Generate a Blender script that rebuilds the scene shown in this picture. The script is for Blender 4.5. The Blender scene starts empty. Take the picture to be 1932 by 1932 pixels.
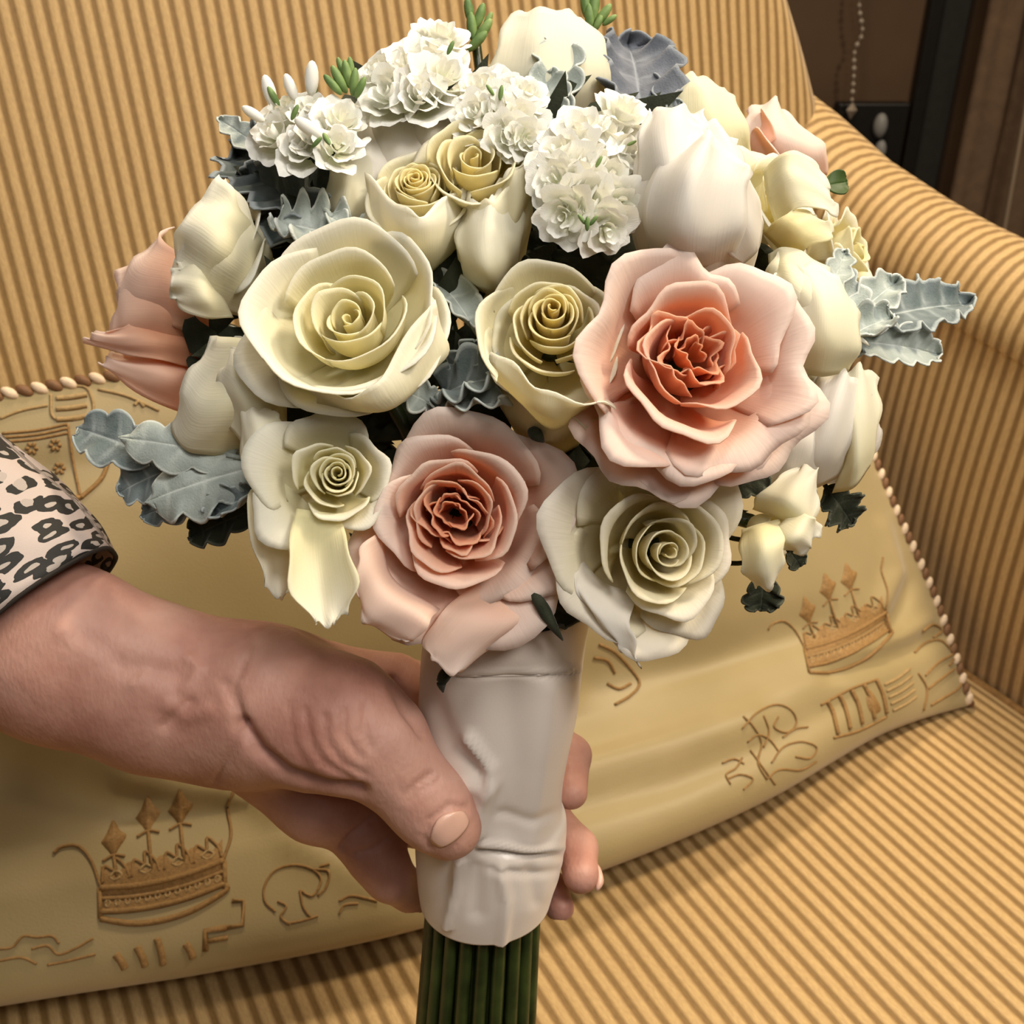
import bpy, bmesh, math, random
import numpy as np
from mathutils import Vector, Matrix
from mathutils.bvhtree import BVHTree

# ------------------------------------------------------------------ camera
SC = bpy.context.scene
PITCH = math.radians(30.0)
CAM = np.array([0.0, 0.0, 1.05])
FPX = 2000.0
F = np.array([0, math.cos(PITCH), -math.sin(PITCH)])
R = np.array([1.0, 0, 0])
U = np.cross(R, F)
cd = bpy.data.cameras.new('camera')
cd.sensor_width = 36.0
cd.lens = 36.0 * FPX / 1932.0
cd.clip_start = 0.02
cd.dof.use_dof = True
cd.dof.focus_distance = 0.385
cd.dof.aperture_fstop = 22
cam = bpy.data.objects.new('camera', cd)
SC.collection.objects.link(cam)
cam.location = CAM
cam.rotation_euler = (math.pi / 2 - PITCH, 0, 0)
SC.camera = cam
# ------------------------------------------------------------------ light
SC.view_settings.view_transform = 'Standard'
SC.view_settings.look = 'None'
SC.view_settings.exposure = 0.0
SC.view_settings.gamma = 1.0
SC.view_settings.use_curve_mapping = False
world = bpy.data.worlds.new('room_light')
SC.world = world
world.use_nodes = True
bg = world.node_tree.nodes['Background']
bg.inputs[0].default_value = (1.0, 0.83, 0.60, 1)
bg.inputs[1].default_value = 0.06


def lamp(name, loc, aim, size, power, col):
    ld = bpy.data.lights.new(name, 'AREA')
    ld.shape = 'DISK'
    ld.size = size
    ld.energy = power
    ld.color = col
    o = bpy.data.objects.new(name, ld)
    SC.collection.objects.link(o)
    o.location = loc
    o.rotation_euler = (Vector(aim) - Vector(loc)).to_track_quat('-Z', 'Y').to_euler()
    return o


lamp('added_key_light', (0.48, -0.12, 1.58), (0.0, 0.40, 0.85), 0.28, 5.0, (1.0, 0.95, 0.86))  # low key light added to brighten the blooms; no chandelier is seen
lamp('added_fill_light', (0.04, 0.08, 1.74), (0.0, 0.40, 0.80), 0.28, 3.4, (1.0, 0.96, 0.90))  # unseen light added above the bouquet, not a real fixture
lamp('added_fill_light_near', (0.15, -0.30, 1.50), (0.0, 0.40, 0.85), 0.28, 1.0, (1.0, 0.97, 0.94))  # weak front fill added to lift the flowers, source made up
lamp('ceiling_lamp_right', (1.00, 0.52, 2.20), (0.2, 0.5, 0.6), 0.26, 25, (1.0, 0.84, 0.62))
lamp('ceiling_lamp_far', (0.10, 1.40, 2.35), (0.0, 0.42, 0.60), 0.30, 20, (1.0, 0.84, 0.60))
lamp('ceiling_lamp', (-0.80, -0.10, 2.35), (0.0, 0.42, 0.85), 0.40, 2, (1.0, 0.97, 0.92))

# ------------------------------------------------------------------ helpers
def P(x, y, d):
    """pixel + distance along the view axis -> world point"""
    return CAM + d * (F + R * ((x - 966) / FPX) + U * ((966 - y) / FPX))


def V3(c):
    """camera-frame direction (right, up, toward the viewer) -> world"""
    return R * c[0] + U * c[1] - F * c[2]


def nrm(v):
    v = np.asarray(v, float)
    return v / max(np.linalg.norm(v), 1e-9)


def tag(o, label=None, cat=None, group=None, kind=None):
    if label: o['label'] = label
    if cat: o['category'] = cat
    if group: o['group'] = group
    if kind: o['kind'] = kind
    return o


def empty(name, loc, label=None, cat=None, group=None):
    o = bpy.data.objects.new(name, None)
    o.empty_display_size = 0.02
    SC.collection.objects.link(o)
    o.location = [float(c) for c in loc]
    return tag(o, label, cat, group)


def mk(name, verts, faces, mat, parent=None, attrs=None, uv=None, smooth=True, solid=0.0, sub=0):
    """one mesh object from world-space vertices"""
    verts = np.asarray(verts, float)
    if parent is not None:
        off = np.array(parent.location)
        q = parent
        while q.parent is not None:
            q = q.parent
            off = off + np.array(q.location)
    else:
        off = (verts.min(0) + verts.max(0)) / 2
    me = bpy.data.meshes.new(name)
    me.from_pydata((verts - off).tolist(), [], faces if isinstance(faces, list) else faces.tolist())
    me.update()
    if attrs:
        for k, a in attrs.items():
            at = me.attributes.new(k, 'FLOAT', 'POINT')
            at.data.foreach_set('value', np.asarray(a, np.float32).ravel())
    if uv is not None:
        ul = me.uv_layers.new(name='UVMap')
        li = np.zeros(len(me.loops), np.int32)
        me.loops.foreach_get('vertex_index', li)
        ul.data.foreach_set('uv', np.asarray(uv, np.float32)[li].ravel())
    if smooth:
        me.polygons.foreach_set('use_smooth', [True] * len(me.polygons))
    if mat: me.materials.append(mat)
    o = bpy.data.objects.new(name, me)
    SC.collection.objects.link(o)
    if parent is not None:
        o.parent = parent
    else:
        o.location = off
    if solid:
        m = o.modifiers.new('thickness', 'SOLIDIFY')
        m.thickness = solid
        m.offset = 0
    if sub:
        m = o.modifiers.new('smooth', 'SUBSURF')
        m.levels = m.render_levels = sub
    return o


def gridfaces(nu, nv, wrap_u=False, base=0):
    """vertex (i,j) index = j*nu+i"""
    f = []
    for j in range(nv - 1):
        for i in range(nu if wrap_u else nu - 1):
            i2 = (i + 1) % nu
            f.append((base + j * nu + i, base + j * nu + i2, base + (j + 1) * nu + i2, base + (j + 1) * nu + i))
    return f


def catmull(pts, n):
    """pts (k,dim) -> n samples along a Catmull-Rom spline through them"""
    pts = np.asarray(pts, float)
    k = len(pts)
    if k == 2:
        t = np.linspace(0, 1, n)[:, None]
        return pts[0] * (1 - t) + pts[1] * t
    p = np.vstack([2 * pts[0] - pts[1], pts, 2 * pts[-1] - pts[-2]])
    s = np.linspace(0, k - 1, n)
    i = np.minimum(s.astype(int), k - 2)
    t = (s - i)[:, None]
    a, b, c, d = p[i], p[i + 1], p[i + 2], p[i + 3]
    return 0.5 * (2 * b + (c - a) * t + (2 * a - 5 * b + 4 * c - d) * t ** 2 + (3 * b - a - 3 * c + d) * t ** 3)


def surf(net, nu, nv):
    """net [rows][cols][dim] -> (nv*nu, dim) smooth surface through it; u runs along a row"""
    rows = np.array([catmull(r, nu) for r in net])          # rows,nu,dim
    cols = np.array([catmull(rows[:, i], nv) for i in range(nu)])   # nu,nv,dim
    return cols.transpose(1, 0, 2).reshape(nu * nv, -1)


def tube(pts, rad, n=8, caps=True, base=0):
    """world polyline + radii -> verts, faces"""
    pts = np.asarray(pts, float)
    rad = np.broadcast_to(np.asarray(rad, float), (len(pts),))
    T = np.gradient(pts, axis=0)
    ref = np.array([0.13, 0.31, 0.94])
    vs = []
    for p, t, r in zip(pts, T, rad):
        t = nrm(t)
        a = nrm(np.cross(t, ref))
        b = np.cross(t, a)
        for k in range(n):
            an = 2 * math.pi * k / n
            vs.append(p + r * (math.cos(an) * a + math.sin(an) * b))
    f = gridfaces(n, len(pts), True, base)
    if caps:
        f.append(tuple(base + k for k in range(n))[::-1])
        f.append(tuple(base + (len(pts) - 1) * n + k for k in range(n)))
    return vs, f


class MB:
    """collects pieces of one part"""
    def __init__(s): s.v = []; s.f = []
    def add(s, v, f):
        b = len(s.v)
        s.v.extend(list(v)); s.f.extend([tuple(b + i for i in q) for q in f])
    def tube(s, pts, rad, n=8, caps=True):
        v, f = tube(pts, rad, n, caps); s.add(v, f)
    def ball(s, c, r, n=8, m=6, sc=(1, 1, 1), ax=None):
        v = []
        for j in range(m + 1):
            th = math.pi * j / m
            for i in range(n):
                ph = 2 * math.pi * i / n
                v.append((r * sc[0] * math.sin(th) * math.cos(ph), r * sc[1] * math.sin(th) * math.sin(ph), r * sc[2] * math.cos(th)))
        v = np.array(v)
        if ax is not None: v = v @ np.array(ax)
        s.add(v + np.asarray(c), gridfaces(n, m + 1, True))
    def build(s, name, mat, parent=None, **k):
        return mk(name, s.v, s.f, mat, parent, **k)


# ------------------------------------------------------------------ materials
def nodemat(name):
    m = bpy.data.materials.new(name)
    m.use_nodes = True
    nt = m.node_tree
    nt.nodes.clear()
    out = nt.nodes.new('ShaderNodeOutputMaterial')
    return m, nt, out


def N(nt, t, **k):
    n = nt.nodes.new(t)
    for a, b in k.items():
        if a.startswith('in_'):
            key = a[3:]
            key = int(key) if key.isdigit() else key.replace('_', ' ')
            n.inputs[key].default_value = b
        else:
            setattr(n, a, b)
    return n


def ramp(nt, stops, interp='LINEAR'):
    r = nt.nodes.new('ShaderNodeValToRGB')
    r.color_ramp.interpolation = interp
    e = r.color_ramp.elements
    while len(e) > 1: e.remove(e[-1])
    e[0].position = stops[0][0]; e[0].color = (*stops[0][1], 1)
    for p, c in stops[1:]:
        q = e.new(p); q.color = (*c, 1)
    return r


def petal_mat(name, stops, trans=0.40, rough=0.55, vein=0.35, tcol=None):
    """thin petal: colour follows attribute 'tint' (0 heart/base .. 1 outer tip)"""
    m, nt, out = nodemat(name)
    L = nt.links.new
    at = N(nt, 'ShaderNodeAttribute', attribute_name='tint')
    no = N(nt, 'ShaderNodeTexNoise', in_Scale=45.0, in_Detail=3.0)
    tc = N(nt, 'ShaderNodeTexCoord')
    L(tc.outputs['Object'], no.inputs['Vector'])
    ad = N(nt, 'ShaderNodeMath', operation='MULTIPLY_ADD')
    L(no.outputs[0], ad.inputs[0]); ad.inputs[1].default_value = 0.16
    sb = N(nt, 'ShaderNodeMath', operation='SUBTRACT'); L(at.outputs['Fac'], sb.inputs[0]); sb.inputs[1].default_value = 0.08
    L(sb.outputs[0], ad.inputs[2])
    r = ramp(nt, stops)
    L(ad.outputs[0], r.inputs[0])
    p = N(nt, 'ShaderNodeBsdfPrincipled', in_Roughness=rough)
    p.inputs['Specular IOR Level'].default_value = 0.25
    p.inputs['Sheen Weight'].default_value = 0.15
    L(r.outputs[0], p.inputs['Base Color'])
    t = N(nt, 'ShaderNodeBsdfTranslucent')
    mx = N(nt, 'ShaderNodeMix', data_type='RGBA', blend_type='MULTIPLY')
    mx.inputs[0].default_value = 1.0
    L(r.outputs[0], mx.inputs[6]); mx.inputs[7].default_value = (*(tcol or (1, .97, .86)), 1)
    L(mx.outputs[2], t.inputs[0])
    ms = N(nt, 'ShaderNodeMixShader', in_0=trans)
    L(p.outputs[0], ms.inputs[1]); L(t.outputs[0], ms.inputs[2]); L(ms.outputs[0], out.inputs[0])
    # fine veins and crepe relief
    va = N(nt, 'ShaderNodeAttribute', attribute_name='across')
    w = N(nt, 'ShaderNodeTexNoise', noise_dimensions='2D', in_Scale=1.0, in_Detail=2.0)
    cx = N(nt, 'ShaderNodeCombineXYZ')
    m1 = N(nt, 'ShaderNodeMath', operation='MULTIPLY', in_1=26.0); L(va.outputs['Fac'], m1.inputs[0])
    m2 = N(nt, 'ShaderNodeMath', operation='MULTIPLY', in_1=3.0); L(at.outputs['Fac'], m2.inputs[0])
    L(m1.outputs[0], cx.inputs[0]); L(m2.outputs[0], cx.inputs[1]); L(cx.outputs[0], w.inputs['Vector'])
    bp = N(nt, 'ShaderNodeBump', in_Strength=vein, in_Distance=0.0012)
    L(w.outputs[0], bp.inputs['Height']); L(bp.outputs[0], p.inputs['Normal']); L(bp.outputs[0], t.inputs['Normal'])
    return m


def simple_mat(name, col, rough=0.6, noise=0.0, scale=60, bump=0.0, bscale=300, spec=0.3, sheen=0.0, col2=None, trans=0.0, sss=0.0):
    m, nt, out = nodemat(name)
    L = nt.links.new
    p = N(nt, 'ShaderNodeBsdfPrincipled', in_Roughness=rough)
    p.inputs['Specular IOR Level'].default_value = spec
    p.inputs['Sheen Weight'].default_value = sheen
    tc = N(nt, 'ShaderNodeTexCoord')
    no = N(nt, 'ShaderNodeTexNoise', in_Scale=scale, in_Detail=4.0)
    L(tc.outputs['Object'], no.inputs['Vector'])
    c2 = col2 or tuple(c * (1 - noise) for c in col)
    r = ramp(nt, [(0.3, c2), (0.7, col)])
    L(no.outputs[0], r.inputs[0]); L(r.outputs[0], p.inputs['Base Color'])
    if bump:
        n2 = N(nt, 'ShaderNodeTexNoise', in_Scale=bscale, in_Detail=3.0)
        L(tc.outputs['Object'], n2.inputs['Vector'])
        bp = N(nt, 'ShaderNodeBump', in_Strength=bump, in_Distance=0.001)
        L(n2.outputs[0], bp.inputs['Height']); L(bp.outputs[0], p.inputs['Normal'])
    if sss:
        p.inputs['Subsurface Weight'].default_value = sss
        p.inputs['Subsurface Radius'].default_value = (0.012, 0.004, 0.002)
        p.inputs['Subsurface Scale'].default_value = 0.5
    if trans:
        t = N(nt, 'ShaderNodeBsdfTranslucent'); L(r.outputs[0], t.inputs[0])
        ms = N(nt, 'ShaderNodeMixShader', in_0=trans)
        L(p.outputs[0], ms.inputs[1]); L(t.outputs[0], ms.inputs[2]); L(ms.outputs[0], out.inputs[0])
    else:
        L(p.outputs[0], out.inputs[0])
    return m


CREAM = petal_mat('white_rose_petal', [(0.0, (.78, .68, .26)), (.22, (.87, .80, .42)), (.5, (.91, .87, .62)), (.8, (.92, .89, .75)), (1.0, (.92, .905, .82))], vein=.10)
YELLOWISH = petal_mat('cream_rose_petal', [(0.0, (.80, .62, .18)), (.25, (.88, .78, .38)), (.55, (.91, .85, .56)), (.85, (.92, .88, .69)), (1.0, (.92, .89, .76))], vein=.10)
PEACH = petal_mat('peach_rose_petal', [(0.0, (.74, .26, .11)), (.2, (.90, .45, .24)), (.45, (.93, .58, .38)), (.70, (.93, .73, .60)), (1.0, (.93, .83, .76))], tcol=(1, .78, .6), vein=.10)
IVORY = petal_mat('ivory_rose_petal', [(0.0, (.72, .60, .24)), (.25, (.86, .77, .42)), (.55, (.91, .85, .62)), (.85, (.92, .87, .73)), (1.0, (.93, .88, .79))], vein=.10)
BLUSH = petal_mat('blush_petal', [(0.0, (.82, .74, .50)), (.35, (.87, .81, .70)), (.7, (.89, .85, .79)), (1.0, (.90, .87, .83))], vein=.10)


# ------------------------------------------------------------------ roses
def frame(axis, roll=0.0):
    ez = nrm(axis)
    up = U if abs(ez @ U) < 0.95 else R
    ex = nrm(np.cross(up, ez))
    ey = np.cross(ez, ex)
    c, s = math.cos(roll), math.sin(roll)
    return ex * c + ey * s, -ex * s + ey * c, ez


def petal_verts(q, nu=17, nv=15, rng=random):
    """q: dict of azimuth az, wrap half angle w, radius r, top height zt, depth H, flare, curl, ruffle, point, spiral"""
    u = np.linspace(-1, 1, nu)[None, :].repeat(nv, 0)
    v = np.linspace(0, 1, nv)[:, None].repeat(nu, 1)
    r, H, zt = q['r'], q['H'], q['zt']
    edge = 1 - q.get('round', .28) * np.abs(u) ** 2.6 + q.get('point', .04) * np.exp(-(u / .22) ** 2)
    vv = v * edge
    ph1, ph2 = rng.uniform(0, 6.28), rng.uniform(0, 6.28)
    ruf = q.get('ruffle', .03)
    wave = ruf * (np.sin(u * 4.2 + ph1) + .5 * np.sin(u * 9.1 + ph2)) * vv ** 3
    # profile of the cup
    rho = r * (q.get('r0', .22) + (1 - q.get('r0', .22)) * np.sin(np.clip(vv / q.get('belly', .72), 0, 1) * math.pi / 2) ** .8)
    over = np.clip((vv - q.get('cv', .66)) / (1 - q.get('cv', .66)), 0, 1.3)
    rho = rho + r * q.get('flare', 0) * over ** 1.6
    z = zt - H * (1 - vv)
    z = z - H * q.get('curl', 0) * over ** 2.2 * .5
    rho = rho * (1 + q.get('spiral', .05) * u) + r * q.get('tuck', 0) * u ** 2 * vv
    rho = rho + r * wave * 1.3
    z = z + r * wave * .6
    wid = q['w'] * (1 - .35 * (1 - vv) ** 2)
    phi = q['az'] + u * wid
    lip = np.clip((vv / np.maximum(edge, .3) - .86) / .14, 0, 1.2)
    rho = rho + r * q.get('lip', .016) * lip ** 1.5
    z = z - r * q.get('lip', .016) * .55 * lip ** 2.5
    x, y = rho * np.cos(phi), rho * np.sin(phi)
    t = q.get('tilt', 0)
    pts = np.stack([x, y, z], -1).reshape(-1, 3)
    if t:   # lean the whole petal outward about its base
        a = np.array([math.cos(q['az']), math.sin(q['az']), 0])
        b = np.array([0, 0, zt - H])
        k = np.cross([0, 0, 1], a)
        d = pts - b
        c, s = math.cos(t), math.sin(t)
        pts = b + d * c + np.cross(k, d) * s + np.outer(d @ k, k) * (1 - c)
    tint = q['t0'] + (q['t1'] - q['t0']) * vv ** 1.3
    return pts, tint.ravel(), u.ravel()


def add_petal(par, ctr, fr, q, mat, rng, nu=17, nv=15, name='petal'):
    pts, tint, ac = petal_verts(q, nu, nv, rng)
    ex, ey, ez = fr
    W = np.asarray(ctr) + pts[:, :1] * ex + pts[:, 1:2] * ey + pts[:, 2:] * ez
    return mk(name, W, gridfaces(nu, nv), mat, par, {'tint': tint, 'across': ac + q['az']}, solid=.0005)


def rose(px, py, d, rpx, axis, label, mat=CREAM, name='rose', group=None, seed=1, n_in=9, n_mid=9, n_out=5,
         cup=1.0, dome=.25, openness=.35, heart='spiral', outer=None, roll=0.0, cat='rose', depth=1.0, ruffle=.035,
         tint_in=.0, tint_out=1.0, cx=0.0, cy=0.0, squash=1.0, wmid=1.15, pt=.05, rmid=.32):
    """px,py,d: where the middle of the bloom shows; rpx: its radius in pixels; axis: camera-frame facing"""
    rng = random.Random(seed)
    Rr = rpx * d / FPX
    ez = nrm(V3(axis))
    fr = frame(ez, roll)
    ctr = P(px, py, d)
    H = Rr * 1.15 * depth
    base = ctr - ez * H
    par = empty(name, base, label, cat, group or 'roses of the bridal bouquet')
    stem_to(par, base, ez)
    m = MB()
    m.ball(base + ez * Rr * .10, Rr * .24, 10, 6, (1, 1, .8))
    m.build('calyx', STEMG, par)
    az = rng.uniform(0, 6.28)
    ga = 2.399963
    n = n_in + n_mid + n_out
    ex, ey, _ = fr
    for i in range(n):
        az += ga + rng.uniform(-.15, .15)
        if i < n_in:
            t = i / max(1, n_in - 1)
            rr = Rr * (.07 + .30 * t)
            zt = Rr * (dome * (1 - .25 * t))
            q = dict(az=az, w=1.9 - .5 * t, r=rr, zt=zt, H=min(H, rr * 2.2 + Rr * .25), flare=.06 + .10 * t, cv=.8, spiral=.14, round=.18, ruffle=ruffle * .8, t0=tint_in, t1=tint_in + .18 + .32 * t, tuck=-.05, r0=.5, belly=.6)
            if heart == 'garden':
                a2 = (i % 4) * math.pi / 2 + rng.uniform(-.25, .25) + .4
                rr = Rr * (.08 + .32 * (i / n_in) + rng.uniform(0, .04))
                q.update(az=a2, w=1.0 + .3 * rng.random(), r=rr, spiral=.30 * (1 if i % 2 else -1), ruffle=ruffle * 3.2, tuck=.25, zt=zt - Rr * .1 * rng.random() - Rr * .06, flare=.10)
        elif i < n_in + n_mid:
            t = (i - n_in) / max(1, n_mid - 1)
            rr = Rr * (.40 + rmid * t)
            zt = Rr * (dome * .75 * (1 - .7 * t))
            q = dict(az=az, w=wmid - .2 * t, r=rr, zt=zt, H=H * (.8 + .15 * t), flare=openness * (.35 + .4 * t), cv=.7, curl=.05 + .12 * t, spiral=.08, round=.24, ruffle=ruffle, t0=.15, t1=(.50 + .30 * t) * tint_out + 0.05, point=pt)
        else:
            t = (i - n_in - n_mid) / max(1, n_out - 1)
            rr = Rr * (.74 + .10 * t)
            zt = -Rr * (.05 + .25 * t)
            q = dict(az=az, w=.98, r=rr, zt=zt, H=H * (.95 - .1 * t), flare=openness * (1.0 + .4 * t), cv=.6, curl=.25 + .25 * t, spiral=.05, round=.3, ruffle=ruffle * 1.3, t0=.3, t1=tint_out, point=.05)
            q['r'] = rr * squash
        # carry the heart off the middle of the cup
        k = max(0, 1 - q['r'] / (Rr * .9))
        c2 = ctr + Rr * k * (cx * R + cy * U)
        add_petal(par, c2, fr, q, mat, rng)
    for q in (outer or []):
        e = dict(w=.8, lip=.022, r=Rr * .85, zt=-Rr * .2, H=H * .95, flare=.5, cv=.55, curl=.4, spiral=.03, round=.3, ruffle=ruffle * 1.3, t0=.35, t1=tint_out, point=.04)
        q = dict(q)
        a = math.radians(q.pop('deg'))
        v = np.array([math.cos(a), math.sin(a)])      # direction seen in the picture, x right y up
        w3 = R * v[0] + U * v[1]
        q['az'] = math.atan2(w3 @ ey, w3 @ ex)
        for kk in ('r', 'zt'):
            if kk in q: q[kk] = q[kk] * Rr
        if 'H' in q: q['H'] = q['H'] * Rr
        e.update(q)
        add_petal(par, ctr, fr, e, mat, rng)
    return par

# ------------------------------------------------------------------ sofa frame of reference (metres)
SEAT = 0.45
A_ = np.array([0.4922, -0.8705, 0.0])      # from the backrest toward the sitter = direction of the seat stripes
B_ = np.array([-0.8705, -0.4922, 0.0])     # along the backrest, away from the right arm
Zv = np.array([0, 0, 1.0])
S_ = np.array([0.417, 0.743, SEAT])        # a point of the seam between seat and arm
O_ = S_ - A_ * 0.25                        # corner of seat, back and arm
TAU = math.radians(12)
BUP = -A_ * math.sin(TAU) + Zv * math.cos(TAU)


def ray(x, y): return F + R * ((x - 966) / FPX) + U * ((966 - y) / FPX)


def hitp(x, y, p0, n):
    d = ray(x, y)
    return CAM + d * (((np.asarray(p0) - CAM) @ n) / (d @ n))


# ------------------------------------------------------------------ striped upholstery
def stripe_mat(name, light, dark, period):
    m, nt, out = nodemat(name)
    L = nt.links.new
    uv = N(nt, 'ShaderNodeUVMap', uv_map='UVMap')
    sep = N(nt, 'ShaderNodeSeparateXYZ'); L(uv.outputs[0], sep.inputs[0])
    w = N(nt, 'ShaderNodeTexNoise', in_Scale=18.0, in_Detail=1.0); L(uv.outputs[0], w.inputs['Vector'])
    wob = N(nt, 'ShaderNodeMath', operation='MULTIPLY_ADD', in_1=0.0012); L(w.outputs[0], wob.inputs[0]); L(sep.outputs[0], wob.inputs[2])
    mu = N(nt, 'ShaderNodeMath', operation='MULTIPLY', in_1=2 * math.pi / period); L(wob.outputs[0], mu.inputs[0])
    sn = N(nt, 'ShaderNodeMath', operation='SINE'); L(mu.outputs[0], sn.inputs[0])
    ma = N(nt, 'ShaderNodeMath', operation='MULTIPLY_ADD', in_1=.5, in_2=.5); L(sn.outputs[0], ma.inputs[0])
    r = ramp(nt, [(0.12, dark), (0.42, tuple((a * .45 + b * .55) for a, b in zip(dark, light))), (0.72, light), (1, light)])
    L(ma.outputs[0], r.inputs[0])
    # weave
    mp = N(nt, 'ShaderNodeMapping'); mp.inputs['Scale'].default_value = (900, 260, 1); L(uv.outputs[0], mp.inputs[0])
    wn = N(nt, 'ShaderNodeTexNoise', in_Scale=1.0, in_Detail=2.0); L(mp.outputs[0], wn.inputs['Vector'])
    mx = N(nt, 'ShaderNodeMix', data_type='RGBA', blend_type='OVERLAY'); mx.inputs[0].default_value = .35
    L(r.outputs[0], mx.inputs[6]); L(wn.outputs['Color'], mx.inputs[7])
    gr = N(nt, 'ShaderNodeRGBToBW'); L(wn.outputs['Color'], gr.inputs[0]); L(gr.outputs[0], mx.inputs[7])
    p = N(nt, 'ShaderNodeBsdfPrincipled', in_Roughness=.62)
    p.inputs['Specular IOR Level'].default_value = .35
    p.inputs['Sheen Weight'].default_value = .2
    L(mx.outputs[2], p.inputs['Base Color'])
    ad = N(nt, 'ShaderNodeMath', operation='MULTIPLY_ADD', in_1=.3); L(wn.outputs[0], ad.inputs[0]); L(ma.outputs[0], ad.inputs[2])
    bp = N(nt, 'ShaderNodeBump', in_Strength=.45, in_Distance=.0012)
    L(ad.outputs[0], bp.inputs['Height']); L(bp.outputs[0], p.inputs['Normal'])
    L(p.outputs[0], out.inputs[0])
    return m


STRIPE = stripe_mat('striped_upholstery', (.55, .36, .155), (.24, .135, .040), .0115)
PIPE = simple_mat('welt_cord', (.42, .22, .07), .6, .4, 200, .3)
DARKWOOD = simple_mat('dark_wood', (.05, .025, .012), .35, .4, 30)

sofa = empty('sofa', O_ * np.array([1, 1, 0]), 'gold and tan striped upholstered sofa with high back and rolled sloping arm', 'sofa')

# seat: crowned cushion with a rolled front
rng = random.Random(7)
nu, nv = 90, 60
ss = np.linspace(-.012, 1.75, nu); tt = np.linspace(-.05, .62, nv)
vs = []; uvs = []
for t in tt:
    for s in ss:
        crown = .012 * math.sin(math.pi * min(1, max(0, (t + .05) / .60))) + .004 * math.sin(s * 5 + 1)
        z = SEAT + crown - .010 - .012 * max(0, 1 - (s + .012) / .05) ** 2
        vs.append(O_ * [1, 1, 0] + B_ * s + A_ * t + Zv * z)
        uvs.append((s + .030 * (t - .3) ** 2 * (1 + s), t))
for k in range(1, 12):       # front roll and face
    an = min(1, k / 7) * math.pi / 2
    for s in ss:
        p = O_ * [1, 1, 0] + B_ * s + A_ * (.62 + .05 * math.sin(an)) + Zv * (SEAT - .012 - .05 * (1 - math.cos(an)) - max(0, k - 7) * .03)
        vs.append(p); uvs.append((s + .030 * .1024 * (1 + s), .62 + k * .011))
mk('seat_cushion', vs, gridfaces(nu, nv + 11), STRIPE, sofa, uv=uvs)

# backrest: leaning panel, right end rolled over and away
hs = np.linspace(-.04, .74, 40)
sp = np.concatenate([np.linspace(1.75, .02, 90), np.linspace(.0, -.16, 24)])
vs = []; uvs = []


def back_edge(h):            # where the face starts to roll away
    return float(np.interp(h, [-.1, .35, .44, .49, .533, .60, .74], [-.06, -.06, -.055, -.038, -.020, .01, .08]))


for h in hs:
    e = back_edge(h)
    for s in sp:
        if s > .02:
            k = (s - .02) / 1.73
            s2 = e + .03 + k * 1.72
            off = .010 * math.sin(math.pi * min(1, (h + .04) / .7)) * min(1, s2 * 6)
            p = O_ + B_ * s2 + BUP * h + A_ * off
            arc = s2
        else:
            an = (0.02 - s) / .18 * 2.9
            rr = .045
            p = O_ + B_ * (e + .03 - rr * math.sin(an)) + BUP * h + A_ * (-rr * (1 - math.cos(an)))
            arc = e + .03 - rr * an
        vs.append(p)
        uvs.append((arc * 1.0 + .13 * max(0, arc) ** 2 - .01 * h, h))
mk('backrest', vs, gridfaces(len(sp), len(hs)), STRIPE, sofa, uv=uvs)
# rear face and top roll of the backrest so that it has its depth
vs = []
for k, (h, o) in enumerate([(.74, 0), (.775, -.02), (.785, -.06), (.77, -.10), (.72, -.12), (-.3, -.12)]):
    for s in np.linspace(.06, 1.78, 30):
        vs.append(O_ + B_ * s + BUP * h + A_ * o)
mk('back_panel', vs, gridfaces(30, 6), STRIPE, sofa, uv=[((i % 30) * .06, (i // 30) * .1) for i in range(len(vs))])

# arm: swept roll, stripes run over it
ND = -B_
ts = np.linspace(-.46, .66, 90)
vs = []; uvs = []


def crest(t): return float(np.interp(t, [-.5, -.4, -.356, -.28, -.2, -.147, -.10, 0, .2, .7], [.47, .443, .428, .396, .374, .363, .356, .343, .332, .325]))


prof_n = 34
for j in range(prof_n):
    for t in ts:
        hc = crest(t)
        if j < 12:
            hgt = -.03 + (hc - .062 + .03) * j / 11
            o = .012 * math.sin(math.pi * j / 11) * -1; arc = 0
        elif j < 26:
            an = (j - 12) / 13 * 3.6
            o = .058 - .060 * math.cos(an); hgt = hc - .060 + .060 * math.sin(an)
        else:
            k = (j - 26) / 7
            o = .105; hgt = (hc - .095) * (1 - k) - .3 * k
        p = S_ + A_ * t + ND * o + Zv * hgt
        vs.append(p); uvs.append((t, j * .02))
mk('armrest', vs, gridfaces(len(ts), prof_n), STRIPE, sofa, uv=uvs)
# front of the arm: padded panel
mb = MB()
ring = [vs[j * len(ts) + len(ts) - 1] for j in range(prof_n)]
cen = np.mean(ring, 0)
mb.add(ring + [cen + A_ * .015], [(j, (j + 1) % prof_n, prof_n) for j in range(prof_n)])
mb.build('arm_front', STRIPE, sofa, uv=[(float(v @ ND), float(v[2])) for v in mb.v])
# welt between seat and arm, seat and front
mb = MB(); mb.tube([S_ + A_ * t - ND * .008 + Zv * (.001) for t in np.linspace(-.27, .62, 30)], .0042, 8)
mb.build('welt', PIPE, sofa)
mb = MB(); mb.tube([O_ + B_ * .0 + BUP * h + A_ * .006 - ND * .006 for h in np.linspace(.0, .41, 14)], .0035, 8)
mb.build('welt', PIPE, sofa)
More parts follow.
